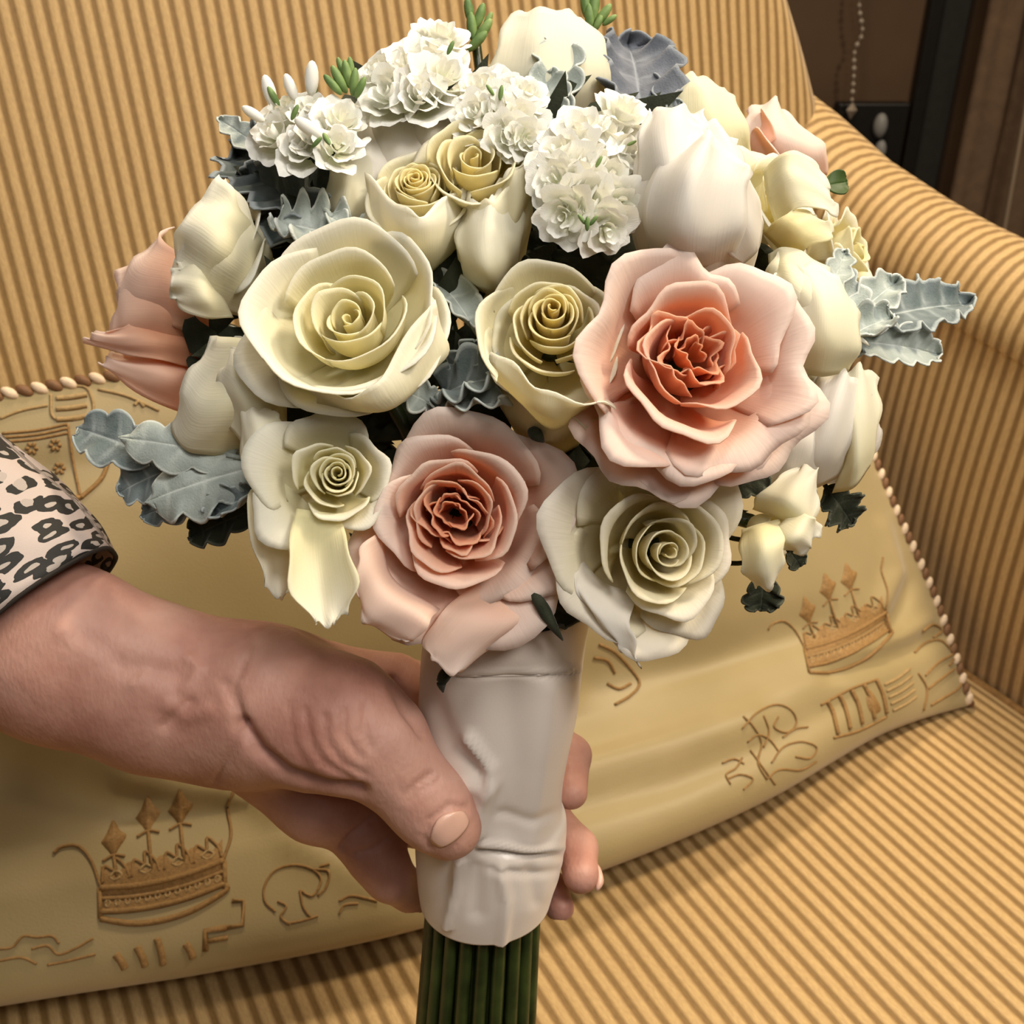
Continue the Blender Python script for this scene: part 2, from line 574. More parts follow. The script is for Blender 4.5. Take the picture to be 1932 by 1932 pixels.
# gathered pleats where back meets arm
mb = MB()
bva = BVHTree.FromPolygons([tuple(v) for v in vs], gridfaces(len(ts), prof_n))
for k in range(7):
    hh = bva.ray_cast(Vector(CAM), Vector(nrm(ray(1478 + k * 7, 206 - k * 1.5))))[0]
    if hh is None: continue
    p0 = np.array(hh)
    mb.tube([p0 + Zv * .010, p0, p0 - Zv * .006 + A_ * .012], [.001, .0032, .001], 6)
mb.build('pleat', STRIPE, sofa, uv=[(0.002, 0)] * len(mb.v))
# frame rail and feet
mb = MB()
c = O_ * [1, 1, 0]
q = [c + B_ * s + A_ * t for s, t in ((-.10, -.06), (1.8, -.06), (1.8, .64), (-.10, .64))]
mb.add([p + Zv * .12 for p in q] + [p + Zv * .36 for p in q], [(0, 3, 2, 1), (4, 5, 6, 7), (0, 1, 5, 4), (1, 2, 6, 5), (2, 3, 7, 6), (3, 0, 4, 7)])
mb.build('base_frame', STRIPE, sofa, smooth=False, uv=[(float(v @ B_), float(v[2])) for v in mb.v])
for s, t in ((-.06, 0), (1.76, 0), (-.06, .6), (1.76, .6)):
    mb = MB(); p = c + B_ * s + A_ * t
    mb.tube([p + Zv * .125, p + Zv * .07, p + Zv * .0], [.03, .034, .018], 12)
    mb.build('leg', DARKWOOD, sofa)

# ------------------------------------------------------------------ room
FLOORM = simple_mat('brown_carpet', (.10, .065, .04), .9, .3, 150, .5)
WALLM = simple_mat('dark_panel', (.11, .062, .032), .55, .25, 6)
for nm, q, m in (('floor', [(-3, -2.5, 0), (3.5, -2.5, 0), (3.5, 2.35, 0), (-3, 2.35, 0)], FLOORM),
                 ('wall_back', [(-3, 2.3, 0), (3.5, 2.3, 0), (3.5, 2.3, 2.7), (-3, 2.3, 2.7)], WALLM)):
    q = np.array(q, float)
    dn = np.array([0, 0, -.08]) if nm == 'floor' else np.array([0, .1, 0])
    tag(mk(nm, np.vstack([q, q + dn]), [(0, 1, 2, 3), (7, 6, 5, 4), (0, 4, 5, 1), (1, 5, 6, 2), (2, 6, 7, 3), (3, 7, 4, 0)], m, smooth=False), kind='structure')
YW = 2.3


def wallp(x, y, off=0.0): return hitp(x, y, np.array([0, YW - off, 0]), np.array([0, -1.0, 0]))


def wbox(name, x0, x1, z0, z1, t, mat, par=None, y0=YW):
    v = [(x, y, z) for x in (x0, x1) for y in (y0 - t, y0) for z in (z0, z1)]
    o = mk(name, v, [(0, 1, 3, 2), (4, 6, 7, 5), (0, 4, 5, 1), (2, 3, 7, 6), (0, 2, 6, 4), (1, 5, 7, 3)], mat, par, smooth=False)
    b = o.modifiers.new('bevel', 'BEVEL'); b.width = min(t, .006) * .6; b.segments = 2
    return o


xa = wallp(1722, 150)[0]; xb = wallp(1748, 150)[0]; xc = wallp(1800, 150)[0]
BLACK = simple_mat('black_frame', (.012, .010, .009), .4, .2)
tag(wbox('trim_1', xa, xb, 0, 2.5, .03, BLACK), kind='structure')
tag(wbox('trim_2', xb + .002, xc, 0, 2.5, .018, simple_mat('grey_frame', (.026, .024, .021), .45, .2)), kind='structure')
# curtain: hanging folds
CURT = simple_mat('brown_curtain', (.17, .105, .062), .8, .25, 40, .3)
n = 160
x = np.linspace(xc + .004, xc + 1.1, n)
yy = YW - .07 - .035 * np.sin((x - xc) * 38) - .012 * np.sin((x - xc) * 91 + 1)
vs = []
for z in np.linspace(.02, 2.4, 12):
    for i in range(n): vs.append((x[i] + .01 * math.sin(z * 3) * (i / n), yy[i], z))
cur = mk('curtain', vs, gridfaces(n, 12), CURT, solid=.003)
tag(cur, 'brown floor length curtain hanging in soft folds beside dark door frame', 'curtain')
mb = MB()
p0 = wallp(1940, 180, .16); p1 = wallp(1893, 445, .16)
mb.tube([p0 + (p0 - p1) * 3, p0, p1, p1 + (p1 - p0) * .6], .0045, 8)
tag(mb.build('curtain_pull_cord', simple_mat('pale_cord', (.30, .22, .15), .6)), 'pale thin pull cord hanging in front of the brown curtain', 'cord')
# socket plate with two white plugs
pl = wallp(1632, 250)
w2 = (wallp(1700, 250)[0] - wallp(1568, 250)[0]) / 2
z1 = wallp(1632, 190)[2]; z0 = wallp(1632, 370)[2]
so = empty('power_outlet', (pl[0], YW, z0), 'black wall outlet box above the sloping sofa arm', 'outlet')
wbox('cover_plate', pl[0] - w2, pl[0] + w2, z0, z1, .035, BLACK, so)
WHITEP = simple_mat('white_plastic', (.26, .25, .24), .35)
wp = empty('white_plug', wallp(1660, 235, .04), 'two pale grey rounded plugs set in the black outlet box', 'plug')
for cy_, nm, r0 in ((237, 'plug_body', .017), (283, 'plug_body', .014)):
    c = wallp(1661, cy_, .045)
    mb = MB(); mb.ball(c, r0, 12, 8, (.85, .9, 1.45)); mb.tube([c + (0, .0, 0), c + (0, .03, 0)], r0 * .5, 8)
    mb.build(nm, WHITEP, wp)
# bead chain
ch = empty('bead_chain', wallp(1605, 200, .06), 'thin clear bead chain with a crystal drop hanging over the dark wall', 'chain')
GL = simple_mat('clear_bead', (.45, .36, .28), .15, .3, spec=.8)
path = catmull([wallp(1640, -420, .06), wallp(1630, -120, .06), wallp(1621, 0, .06), wallp(1627, 60, .06), wallp(1613, 95, .06), wallp(1611, 140, .06), wallp(1607, 196, .06)], 300)
seg_ = np.concatenate([[0], np.cumsum(np.linalg.norm(np.diff(path, axis=0), axis=1))])
path = np.stack([np.interp(np.arange(0, seg_[-1], .0145), seg_, path[:, k]) for k in range(3)], 1)
mb = MB(); mb.tube(path, .0009, 5)
for k, p in enumerate(path): mb.ball(p, (.0052, .0040, .0046)[k % 3], 8, 6)
mb.build('beads', GL, ch)
mb = MB(); c = wallp(1607, 208, .06)
mb.add([c + v for v in ((0, 0, .016), (.011, 0, 0), (0, .011, 0), (-.011, 0, 0), (0, -.011, 0), (0, 0, -.018))], [(0, 1, 2), (0, 2, 3), (0, 3, 4), (0, 4, 1), (5, 2, 1), (5, 3, 2), (5, 4, 3), (5, 1, 4)])
mb.build('crystal_drop', GL, ch, smooth=False)
mb = MB(); c = path[0]; mb.tube([c, c + (0, .03, .01), c + (0, .062, .01)], .004, 8)
mb.build('hook', BLACK, ch)

# ------------------------------------------------------------------ embroidered cushion
def silk_mat():
    m, nt, out = nodemat('olive_gold_silk')
    L = nt.links.new
    tc = N(nt, 'ShaderNodeTexCoord')
    mp = N(nt, 'ShaderNodeMapping'); mp.inputs['Scale'].default_value = (3, 3, 3); L(tc.outputs['Object'], mp.inputs[0])
    n1 = N(nt, 'ShaderNodeTexNoise', in_Scale=3.0, in_Detail=3.0); L(mp.outputs[0], n1.inputs['Vector'])
    r = ramp(nt, [(.35, (.35, .265, .120)), (.65, (.42, .32, .155))]); L(n1.outputs[0], r.inputs[0])
    p = N(nt, 'ShaderNodeBsdfPrincipled', in_Roughness=.46)
    p.inputs['Specular IOR Level'].default_value = .35
    p.inputs['Sheen Weight'].default_value = .25
    L(r.outputs[0], p.inputs['Base Color'])
    n2 = N(nt, 'ShaderNodeTexNoise', in_Scale=700.0, in_Detail=2.0); L(tc.outputs['Object'], n2.inputs['Vector'])
    bp = N(nt, 'ShaderNodeBump', in_Strength=.2, in_Distance=.0006); L(n2.outputs[0], bp.inputs['Height']); L(bp.outputs[0], p.inputs['Normal'])
    L(p.outputs[0], out.inputs[0])
    return m


SILK = silk_mat()
cA = hitp(0, 1865, [0, 0, SEAT + .004], Zv); cB = hitp(1830, 1330, [0, 0, SEAT + .004], Zv)
cD = nrm(cB - cA); cP = np.array([-cD[1], cD[0], 0])


def cush(x, y, tau):
    t = math.radians(tau)
    n = np.cross(cD, cP * math.sin(t) + Zv * math.cos(t))
    return hitp(x, y, cA, n)


def on_seat(x, y): return hitp(x, y, [0, 0, SEAT + .008], Zv)


net_px = [   # rows from bottom edge to top edge; columns left to right
    [(-420, 1950), (0, 1862), (400, 1800), (780, 1722), (1130, 1612), (1420, 1492), (1640, 1372), (1828, 1322)],
    [(-400, 1680), (0, 1590), (380, 1530), (760, 1450), (1090, 1360), (1380, 1265), (1580, 1190), (1764, 1130)],
    [(-390, 1380), (0, 1300), (360, 1240), (730, 1170), (1050, 1090), (1320, 1020), (1510, 970), (1684, 950)],
    [(-380, 1080), (0, 1010), (340, 955), (700, 900), (1000, 840), (1260, 790), (1450, 760), (1612, 775)],
    [(-370, 800), (0, 745), (250, 706), (650, 665), (950, 625), (1200, 600), (1380, 590), (1545, 622)]]
taus = [24, 24, 25, 26, 29, 32, 35, 38]
net = [[on_seat(*p) + cP * (.075 if i < 6 else (.045, .010)[i - 6]) + Zv * .008 for i, p in enumerate(net_px[0])]]
for j, row in enumerate(net_px):
    net.append([hitp(*p, [0, 0, SEAT + (.036 if i < 6 else (.028, .014)[i - 6])], Zv) if j == 0 else cush(*p, taus[i]) for i, p in enumerate(row)])
net = np.array(net)
nu, nv = 150, 110
G = surf(net, nu, nv).reshape(nv, nu, 3)
du = np.gradient(G, axis=1); dv = np.gradient(G, axis=0)
nn = np.cross(du, dv); nn /= np.linalg.norm(nn, axis=2, keepdims=True)
nn *= np.sign((nn @ (-F)))[..., None]
uu = np.linspace(0, 1, nu)[None, :]; vv = np.linspace(0, 1, nv)[:, None]
eu = np.minimum(1, np.minimum((uu + .0) * 6, (1 - uu) * 5.0)); ev = np.minimum(vv * 1.6, 1 - vv) * 2
bul = np.sin(np.clip(eu, 0, 1) * math.pi / 2) * np.sin(np.clip(ev * 1.25, 0, 1) * math.pi / 2) ** .8
front = .030 * bul


def pxof(Pw):
    d = np.asarray(Pw) - CAM
    dep = d @ F
    return 966 + FPX * (d @ R) / dep, 966 - FPX * (d @ U) / dep, dep


def seg_dist(x, y, pts):
    best = np.full(x.shape, 1e9)
    for (x0, y0), (x1, y1) in zip(pts[:-1], pts[1:]):
        dx, dy = x1 - x0, y1 - y0
        t = np.clip(((x - x0) * dx + (y - y0) * dy) / (dx * dx + dy * dy + 1e-9), 0, 1)
        best = np.minimum(best, np.hypot(x - x0 - t * dx, y - y0 - t * dy))
    return best


gx, gy, _ = pxof(G.reshape(-1, 3)); gx = gx.reshape(nv, nu); gy = gy.reshape(nv, nu)
for pts, wpx, amp in (([(1080, 1560), (1260, 1510), (1420, 1440), (1560, 1350)], 22, -.006),
                      ([(1080, 1500), (1260, 1450), (1400, 1400)], 26, .005),
                      ([(1540, 1300), (1680, 1240), (1790, 1180)], 20, -.007),
                      ([(1560, 1270), (1700, 1205), (1780, 1150)], 16, .004),
                      ([(1700, 1010), (1712, 1090), (1660, 1180)], 20, -.006),
                      ([(1660, 1000), (1680, 1080), (1640, 1140)], 26, .005),
                      ([(1100, 1270), (1300, 1250), (1500, 1190)], 50, -.006),
                      ([(240, 1440), (420, 1480), (520, 1560)], 30, .005),
                      ([(0, 1400), (250, 1500)], 60, -.008),
                      ([(560, 1640), (700, 1700), (760, 1680)], 24, .004),
                      ([(0, 900), (300, 860), (500, 820)], 40, -.004)):
    front = front + amp * np.exp(-(seg_dist(gx, gy, pts) / wpx) ** 2) * np.minimum(1, bul * 3)
Ff = G + nn * (front * np.clip((vv - .12) * 5, 0, 1))[..., None]
nb_ = np.cross(cD, cP * math.sin(math.radians(26)) + Zv * math.cos(math.radians(26))); nb_ = nb_ if nb_ @ F > 0 else -nb_
Fb = G + nb_ * (.055 * bul ** .8 * np.clip((vv - .22) * 3, 0, 1))[..., None]
cushion = empty('throw_cushion', on_seat(900, 1720), 'olive gold silk cushion embroidered with crowns and shields leaning on sofa back', 'cushion')
V = np.vstack([Ff.reshape(-1, 3), Fb.reshape(-1, 3)])
fc = gridfaces(nu, nv)
fb = [tuple(q[::-1]) for q in gridfaces(nu, nv, base=nu * nv)]
rim = [(0, i, i + 1) for i in range(0)]
edge = [j for j in range(nu)] + [j * nu + nu - 1 for j in range(1, nv)] + [(nv - 1) * nu + i for i in range(nu - 2, -1, -1)] + [j * nu for j in range(nv - 2, 0, -1)]
rimf = [(edge[k], edge[(k + 1) % len(edge)], edge[(k + 1) % len(edge)] + nu * nv, edge[k] + nu * nv) for k in range(len(edge))]
mk('cushion_cover', V, fc + fb + rimf, SILK, cushion)
bv = BVHTree.FromPolygons([tuple(v) for v in Ff.reshape(-1, 3)], fc)


def oncush(x, y, off=.0006):
    d = ray(x, y)
    h = bv.ray_cast(Vector(CAM), Vector(nrm(d)))
    if h[0] is None: return None
    n = np.array(h[1]); n = n if n @ F < 0 else -n
    return np.array(h[0]) + n * off


THREAD = simple_mat('gold_brown_embroidery', (.38, .215, .075), .65, .35, 500, .5, 900)
THREADL = simple_mat('light_gold_embroidery', (.48, .32, .14), .6, .3, 500, .5, 900)


def stitch(mb, pts, w=3.0, close=False, fit=True, dens=7):
    pts = [np.array(p, float) for p in pts]
    if close: pts = pts + [pts[0]]
    P2 = catmull(pts, max(4, len(pts) * dens)) if fit else catmull(pts, len(pts)) if len(pts) > 2 else np.array(pts)
    q = [oncush(x, y) for x, y in P2]
    q = [p for p in q if p is not None]
    if len(q) < 3:
        if len(q) < 2: return
        q = [q[0], (q[0] + q[1]) / 2, q[1]]
    r = w * .5 * .95 / FPX
    mb.tube(q, r, 6)


def fillpatch(mb, pts, up=.0012):
    """satin-stitched padded area inside an outline"""
    c = np.mean(pts, 0)
    o = catmull([np.array(p, float) for p in pts] + [np.array(pts[0], float)], len(pts) * 4 + 1)[:-1]
    ring = [oncush(x, y, .0002) for x, y in o]
    mid = [oncush(*(c + (np.array(p) - c) * .62), up) for p in o]
    cc = oncush(*c, up * 1.15)
    if any(p is None for p in ring + mid + [cc]): return
    n = len(ring)
    mb.add(ring + mid + [cc], [(i, (i + 1) % n, n + (i + 1) % n, n + i) for i in range(n)] + [(n + i, n + (i + 1) % n, 2 * n) for i in range(n)])


def gridpatch(mb, T, x0, x1, lo, hi, nx=24, ny=8, up=.0009):
    v = []
    for j in range(ny):
        for i in range(nx):
            x = x0 + (x1 - x0) * i / (nx - 1)
            y = lo(x) + (hi(x) - lo(x)) * j / (ny - 1)
            e = .15 if i in (0, nx - 1) or j in (0, ny - 1) else 1
            q = oncush(*T((x, y)), up * e + (.0004 * ((i + j) % 2) if e == 1 else 0))
            if q is None: return
            v.append(q)
    mb.add(v, gridfaces(nx, ny))


def affine(src, dst):
    A = np.array([[x, y, 1] for x, y in src]); return lambda p: np.array([p[0], p[1], 1]) @ np.linalg.lstsq(A, np.array(dst, float), rcond=None)[0]


def crown(T, big=1.0):
    """crown in unit space x 0..10, y up 0..10 -> pixels by T"""
    mb = MB(); ml = MB()
    sag = lambda x: .6 * math.sin(math.pi * x / 10)
    gridpatch(mb, T, .1, 9.9, lambda x: 2.3 - sag(x), lambda x: 4.4 - .4 * sag(x) + .5 * math.cos(x * 2.5))
    gridpatch(mb, T, .1, 9.9, lambda x: .9 - sag(x), lambda x: 1.9 - sag(x))
    S = lambda pts, w=4, m=mb, **k: stitch(m, [T(p) for p in pts], w * big, **k)
    S([(0.1, 3.0), (-.6, 5.4), (-1.6, 6.9), (-2.9, 7.2), (-3.6, 6.8)], 3.4)
    S([(9.9, 3.0), (10.6, 5.0), (10.4, 7.4), (10.9, 8.7)], 3.4)
    for y0, w in ((3.0, 7), (2.1, 4), (1.0, 6)):
        S([(0, y0), (2.5, y0 - .45), (5, y0 - .6), (7.5, y0 - .45), (10, y0)], w)
    S([(0, .4), (2.5, -.6), (5, -.9), (7.5, -.6), (10, .4), (10, 1.0)], 6)
    S([(0, 3), (0, .4)], 5, fit=False); S([(10, 3), (10, .4)], 5, fit=False)
    for k in range(12):
        x = .6 + k * .8
        S([(x - .22, 1.6 - .35 * math.sin(math.pi * x / 10)), (x, 1.95 - .35 * math.sin(math.pi * x / 10)), (x + .22, 1.6 - .35 * math.sin(math.pi * x / 10)), (x, 1.3 - .35 * math.sin(math.pi * x / 10))], 3, m=ml, close=True, dens=3)
    for x, hgt in ((1.2, 8.2), (4.0, 9.6), (6.6, 9.6)):
        S([(x, hgt - 2.8), (x + .2, 3.6)], 3.6, fit=False)
        fp = [(x - 1.0, hgt - 1.4), (x - .5, hgt - .7), (x, hgt + .3), (x + .55, hgt - .7), (x + 1.05, hgt - 1.3), (x + .35, hgt - 2.3), (x, hgt - 2.9), (x - .45, hgt - 2.2)]
        fillpatch(mb, [T(p) for p in fp], .002 * big)
        S([(x - .9, hgt - 3.0), (x, hgt - 2.7), (x + .9, hgt - 3.0)], 3)
    for x0 in (0.2, 2.6, 5.2, 7.6):
        S([(x0, 3.3), (x0 + .2, 4.7), (x0 + 1.0, 4.2), (x0 + 1.1, 5.2), (x0 + 1.9, 4.3), (x0 + 2.2, 3.3)], 3.2)
        S([(x0 + .6, 3.7), (x0 + 1.1, 4.1), (x0 + 1.6, 3.7), (x0 + 1.1, 3.4)], 3, m=ml, close=True, dens=4)
    return mb, ml


def scroll(pts_list, w=3.2):
    mb = MB()
    for pts in pts_list: stitch(mb, pts, w)
    return mb


# large crown lower left, smaller crown lower right
T = affine([(0, 0), (10, 0), (4, 9.6)], [(190, 1742), (425, 1690), (278, 1508)])
m1, m2 = crown(T, 1.25)
m1.build('embroidered_crown', THREAD, cushion); m2.build('embroidered_jewels', THREADL, cushion)
T = affine([(0, 0), (10, 0), (4, 9.6)], [(1528, 1276), (1682, 1204), (1556, 1086)])
m1, m2 = crown(T, 1.0)
m1.build('embroidered_crown', THREAD, cushion); m2.build('embroidered_jewels', THREADL, cushion)
# shield top left
mb = MB()
stitch(mb, [(0, 826), (30, 880), (80, 925), (152, 940)], 7); stitch(mb, [(152, 940), (190, 905), (205, 870)], 6)
stitch(mb, [(4, 818), (70, 812), (128, 800)], 3.5); stitch(mb, [(4, 826), (70, 820), (128, 808)], 3.5); stitch(mb, [(10, 834), (70, 828), (128, 817)], 3.5)
stitch(mb, [(128, 800), (138, 870), (152, 938)], 4)
for cx_, cy_ in ((60, 846), (104, 840), (112, 884)):
    for k in range(6):
        an = k * math.pi / 3
        stitch(mb, [(cx_ + 4 * math.cos(an), cy_ + 4 * math.sin(an)), (cx_ + 12 * math.cos(an), cy_ + 12 * math.sin(an))], 4.5, fit=False)
mb.build('embroidered_shield', THREAD, cushion)
mb = MB()
for k in range(3): stitch(mb, [(106, 752 + k * 20), (135, 750 + k * 20), (164, 745 + k * 20)], 7)
stitch(mb, [(96, 745), (104, 790), (172, 782), (166, 735), (130, 728)], 4)
for cx_ in (128, 262):
    stitch(mb, [(cx_ - 8, 730 if cx_ < 200 else 765), (cx_, 722 if cx_ < 200 else 758), (cx_ + 10, 730 if cx_ < 200 else 768)], 5)
stitch(mb, [(0, 790), (40, 775), (90, 765)], 4); stitch(mb, [(185, 735), (240, 748), (300, 775)], 4)
mb.build('embroidered_bars', THREADL, cushion)
# lower right: lion scroll, column bars, chevrons and leaf corner
mb = scroll([[(1400, 1375), (1428, 1345), (1462, 1330), (1490, 1338), (1502, 1362), (1486, 1382), (1460, 1372), (1468, 1352)],
             [(1402, 1352), (1422, 1372), (1436, 1402), (1430, 1440), (1446, 1470)], [(1410, 1400), (1430, 1386), (1452, 1396), (1470, 1420)],
             [(1455, 1440), (1478, 1410), (1512, 1400), (1540, 1410), (1528, 1430), (1500, 1428)], [(1446, 1470), (1470, 1452), (1510, 1452), (1540, 1436)],
             [(1400, 1430), (1388, 1450), (1370, 1462), (1378, 1480)], [(1372, 1470), (1396, 1462), (1420, 1470), (1402, 1490)], [(1415, 1415), (1440, 1450), (1462, 1480)],
             [(1440, 1350), (1450, 1380), (1440, 1410)], [(1476, 1392), (1500, 1376), (1524, 1372)], [(1362, 1440), (1384, 1432), (1404, 1442)]])
mb.build('embroidered_scroll', THREAD, cushion)
mb = MB()
for k in range(5): stitch(mb, [(1560 + k * 23, 1322 - k * 10), (1572 + k * 23, 1348 - k * 10), (1580 + k * 23, 1385 - k * 10)], 8)
stitch(mb, [(1548, 1330), (1600, 1302), (1655, 1282)], 4); stitch(mb, [(1572, 1392), (1620, 1378), (1672, 1352)], 4)
fillpatch(mb, [(1640, 1300), (1652, 1316), (1662, 1340), (1644, 1346), (1634, 1320)], .002)
mb.build('embroidered_columns', THREAD, cushion)
mb = MB()
for k in range(5): stitch(mb, [(1668 + k * 4, 1292 + k * 12), (1692 + k * 4, 1280 + k * 12), (1716 + k * 3, 1262 + k * 13)], 5)
mb.build('embroidered_bars', THREADL, cushion)
mb = scroll([[(1732, 1270), (1748, 1300), (1742, 1340)], [(1745, 1275), (1770, 1250), (1800, 1232), (1812, 1212)], [(1750, 1300), (1776, 1280), (1800, 1262)],
             [(1756, 1330), (1780, 1316), (1806, 1300), (1818, 1280)], [(1740, 1190), (1760, 1178), (1776, 1190), (1760, 1204)], [(1725, 1232), (1745, 1214), (1772, 1208), (1790, 1222)],
             [(1790, 1222), (1800, 1240), (1790, 1256)]], 4.4)
mb.build('embroidered_leaf', THREAD, cushion)
# lower left: scroll, letters-like bars under the crown, left border
mb = scroll([[(520, 1720), (500, 1700), (500, 1670), (520, 1642), (556, 1632), (590, 1640), (606, 1660), (590, 1690), (566, 1680)],
             [(566, 1680), (572, 1710), (586, 1730)], [(590, 1640), (620, 1644), (616, 1672), (600, 1690)], [(524, 1700), (540, 1710), (530, 1730), (548, 1744)],
             [(640, 1700), (662, 1690), (690, 1694), (712, 1700)], [(640, 1724), (650, 1708), (676, 1704)], [(604, 1634), (622, 1630)], [(540, 1742), (566, 1738), (600, 1728)]])
mb.build('embroidered_scroll', THREAD, cushion)
mb = MB()
for x0, y0, x1, y1 in ((218, 1800, 236, 1826), (258, 1786, 274, 1822), (296, 1770, 308, 1818), (350, 1780, 364, 1806)):
    stitch(mb, [(x0, y0), ((x0 + x1) / 2 + 2, (y0 + y1) / 2), (x1, y1)], 9)
stitch(mb, [(388, 1794), (388, 1756), (428, 1750)], 8, fit=False); stitch(mb, [(428, 1750), (458, 1745), (460, 1700), (438, 1700)], 6, fit=False); stitch(mb, [(392, 1775), (430, 1768)], 6, fit=False)
mb.build('embroidered_bars', THREAD, cushion)
mb = scroll([[(0, 1790), (24, 1786), (44, 1766), (70, 1768), (98, 1766), (112, 1780)], [(60, 1790), (90, 1784), (110, 1800), (140, 1790), (176, 1770)], [(90, 1820), (130, 1812), (180, 1800)], [(0, 1812), (40, 1806), (70, 1818)]])
mb.build('embroidered_scroll', THREAD, cushion)
mb = scroll([[(1130, 1215), (1160, 1230), (1190, 1262), (1206, 1290), (1190, 1312), (1160, 1330)], [(1145, 1290), (1168, 1300), (1190, 1290)], [(1120, 1240), (1146, 1246), (1160, 1270)]], 5)
mb.build('embroidered_scroll', THREAD, cushion)

# twisted rope trim: pale and brown twists along the seam
PALE = simple_mat('pale_rope', (.86, .66, .46), .5, .2, 300, .3)
BROWNR = simple_mat('brown_rope', (.22, .11, .05), .6, .2, 300, .3)
path = [G[j, nu - 1] for j in range(nv)]
botp = [G[0, i] for i in range(nu)]
topp = [G[nv - 1, i] for i in range(nu)]


def resample(p, step):
    p = np.array(p); s = np.concatenate([[0], np.cumsum(np.linalg.norm(np.diff(p, axis=0), axis=1))])
    q = np.arange(0, s[-1], step)
    return np.stack([np.interp(q, s, p[:, k]) for k in range(3)], 1)


for pth in (path, botp, topp):
    rs = resample(pth, .0085)
    a = MB(); b = MB()
    for k in range(1, len(rs) - 1):
        t = nrm(rs[k + 1] - rs[k - 1]); side = nrm(np.cross(t, -F)); fwd = np.cross(side, t)
        ax = nrm(t + .8 * side); a3 = nrm(np.cross(ax, fwd)); fr = np.array([a3, np.cross(ax, a3), ax])
        (a if k % 2 else b).ball(rs[k] + fwd * .001, .0042, 8, 6, (.8, .8, 1.35), fr)
    tag(a.build('rope_trim', PALE, cushion), label='pale twists of the rope trim')
    tag(b.build('rope_trim', BROWNR, cushion), label='brown twists of the rope trim')

# ------------------------------------------------------------------ hand and forearm (one continuous surface)
def ctocam(x, y, d): return np.array([(x - 966) * d / FPX, (966 - y) * d / FPX, d])


HX = .0013
lo = np.array([-.262, -.185, .335]); hi = np.array([.045, .0, .545])
dims = np.ceil((hi - lo) / HX).astype(int)
axs = [lo[k] + HX * np.arange(dims[k]) for k in range(3)]


def vol(): return np.full(dims, .05, np.float32)


def sub(pmin, pmax):
    sl = []
    for k in range(3):
        a = max(0, int((pmin[k] - lo[k]) / HX)); b = min(dims[k], int((pmax[k] - lo[k]) / HX) + 2)
        sl.append(slice(a, max(a, b)))
    g = np.meshgrid(*[axs[k][sl[k]].astype(np.float32) for k in range(3)], indexing='ij', sparse=True)
    return tuple(sl), g


def smin(a, b, k):
    h = np.clip(.5 + .5 * (b - a) / k, 0, 1)
    return b * (1 - h) + a * h - k * h * (1 - h)


def cone(Vol, a, b, k=.010, sq=1.0):
    """rounded cone between (px,py,depth,radius px); sq<1 flattens in depth"""
    pa, pb = ctocam(*a[:3]), ctocam(*b[:3]); ra, rb = a[3] * a[2] / FPX, b[3] * b[2] / FPX
    m = max(ra, rb) + .022
    sl, (X, Y, Z) = sub(np.minimum(pa, pb) - m, np.maximum(pa, pb) + m)
    d = pb - pa; L2 = d @ d + 1e-12
    t = np.clip(((X - pa[0]) * d[0] + (Y - pa[1]) * d[1] + (Z - pa[2]) * d[2]) / L2, 0, 1)
    dist = np.sqrt((X - pa[0] - t * d[0]) ** 2 + (Y - pa[1] - t * d[1]) ** 2 + ((Z - pa[2] - t * d[2]) / sq) ** 2) - (ra + (rb - ra) * t)
    Vol[sl] = smin(Vol[sl], dist.astype(np.float32), k)


def chain(Vol, pts, k=.006, sq=1.0):
    for a, b in zip(pts[:-1], pts[1:]): cone(Vol, a, b, k, sq)


HV = vol()
# forearm, wrist
chain(HV, [(-190, 1120, .435, 168), (120, 1235, .435, 160), (300, 1300, .437, 148), (430, 1335, .440, 140)], .012, .82)
# palm mass, ulnar side, back of hand reaching behind the handle
chain(HV, [(440, 1330, .445, 138), (560, 1345, .450, 128)], .014, .75)
cone(HV, (480, 1290, .450, 98), (745, 1300, .475, 66), .014)
chain(HV, [(470, 1420, .462, 74), (600, 1510, .470, 72), (690, 1560, .480, 56)], .010)
cone(HV, (600, 1400, .475, 90), (730, 1470, .492, 64), .012)
# thumb: thenar, joint, tip
chain(HV, [(520, 1335, .430, 142), (640, 1370, .424, 116), (718, 1412, .422, 88)], .016, .85)
chain(HV, [(718, 1412, .422, 82), (780, 1485, .422, 66), (818, 1530, .4225, 64), (846, 1560, .425, 55)], .010, .88)
cone(HV, (836, 1548, .4245, 58), (850, 1562, .426, 50), .006)
# fingers
idx = [(735, 1300, .487, 58), (860, 1325, .506, 42), (1010, 1370, .508, 39), (1078, 1425, .492, 35), (1077, 1495, .474, 32)]
mid = [(715, 1400, .492, 58), (880, 1460, .514, 42), (1035, 1540, .506, 38), (1088, 1602, .488, 38), (1096, 1650, .472, 35)]
rng_ = [(700, 1500, .487, 54), (850, 1585, .512, 40), (980, 1640, .510, 35), (1040, 1680, .495, 32), (1056, 1712, .484, 28)]
lit = [(690, 1580, .478, 50), (735, 1655, .482, 43), (800, 1700, .500, 36), (890, 1715, .512, 31), (960, 1712, .508, 28)]
for fgr in (idx, mid, rng_, lit):
    fv = vol(); chain(fv, fgr, .004)
    HV = smin(HV, fv, .0035)
    cone(HV, fgr[0], tuple(.6 * a + .4 * b for a, b in zip(fgr[0], fgr[1])), .010)
del fv


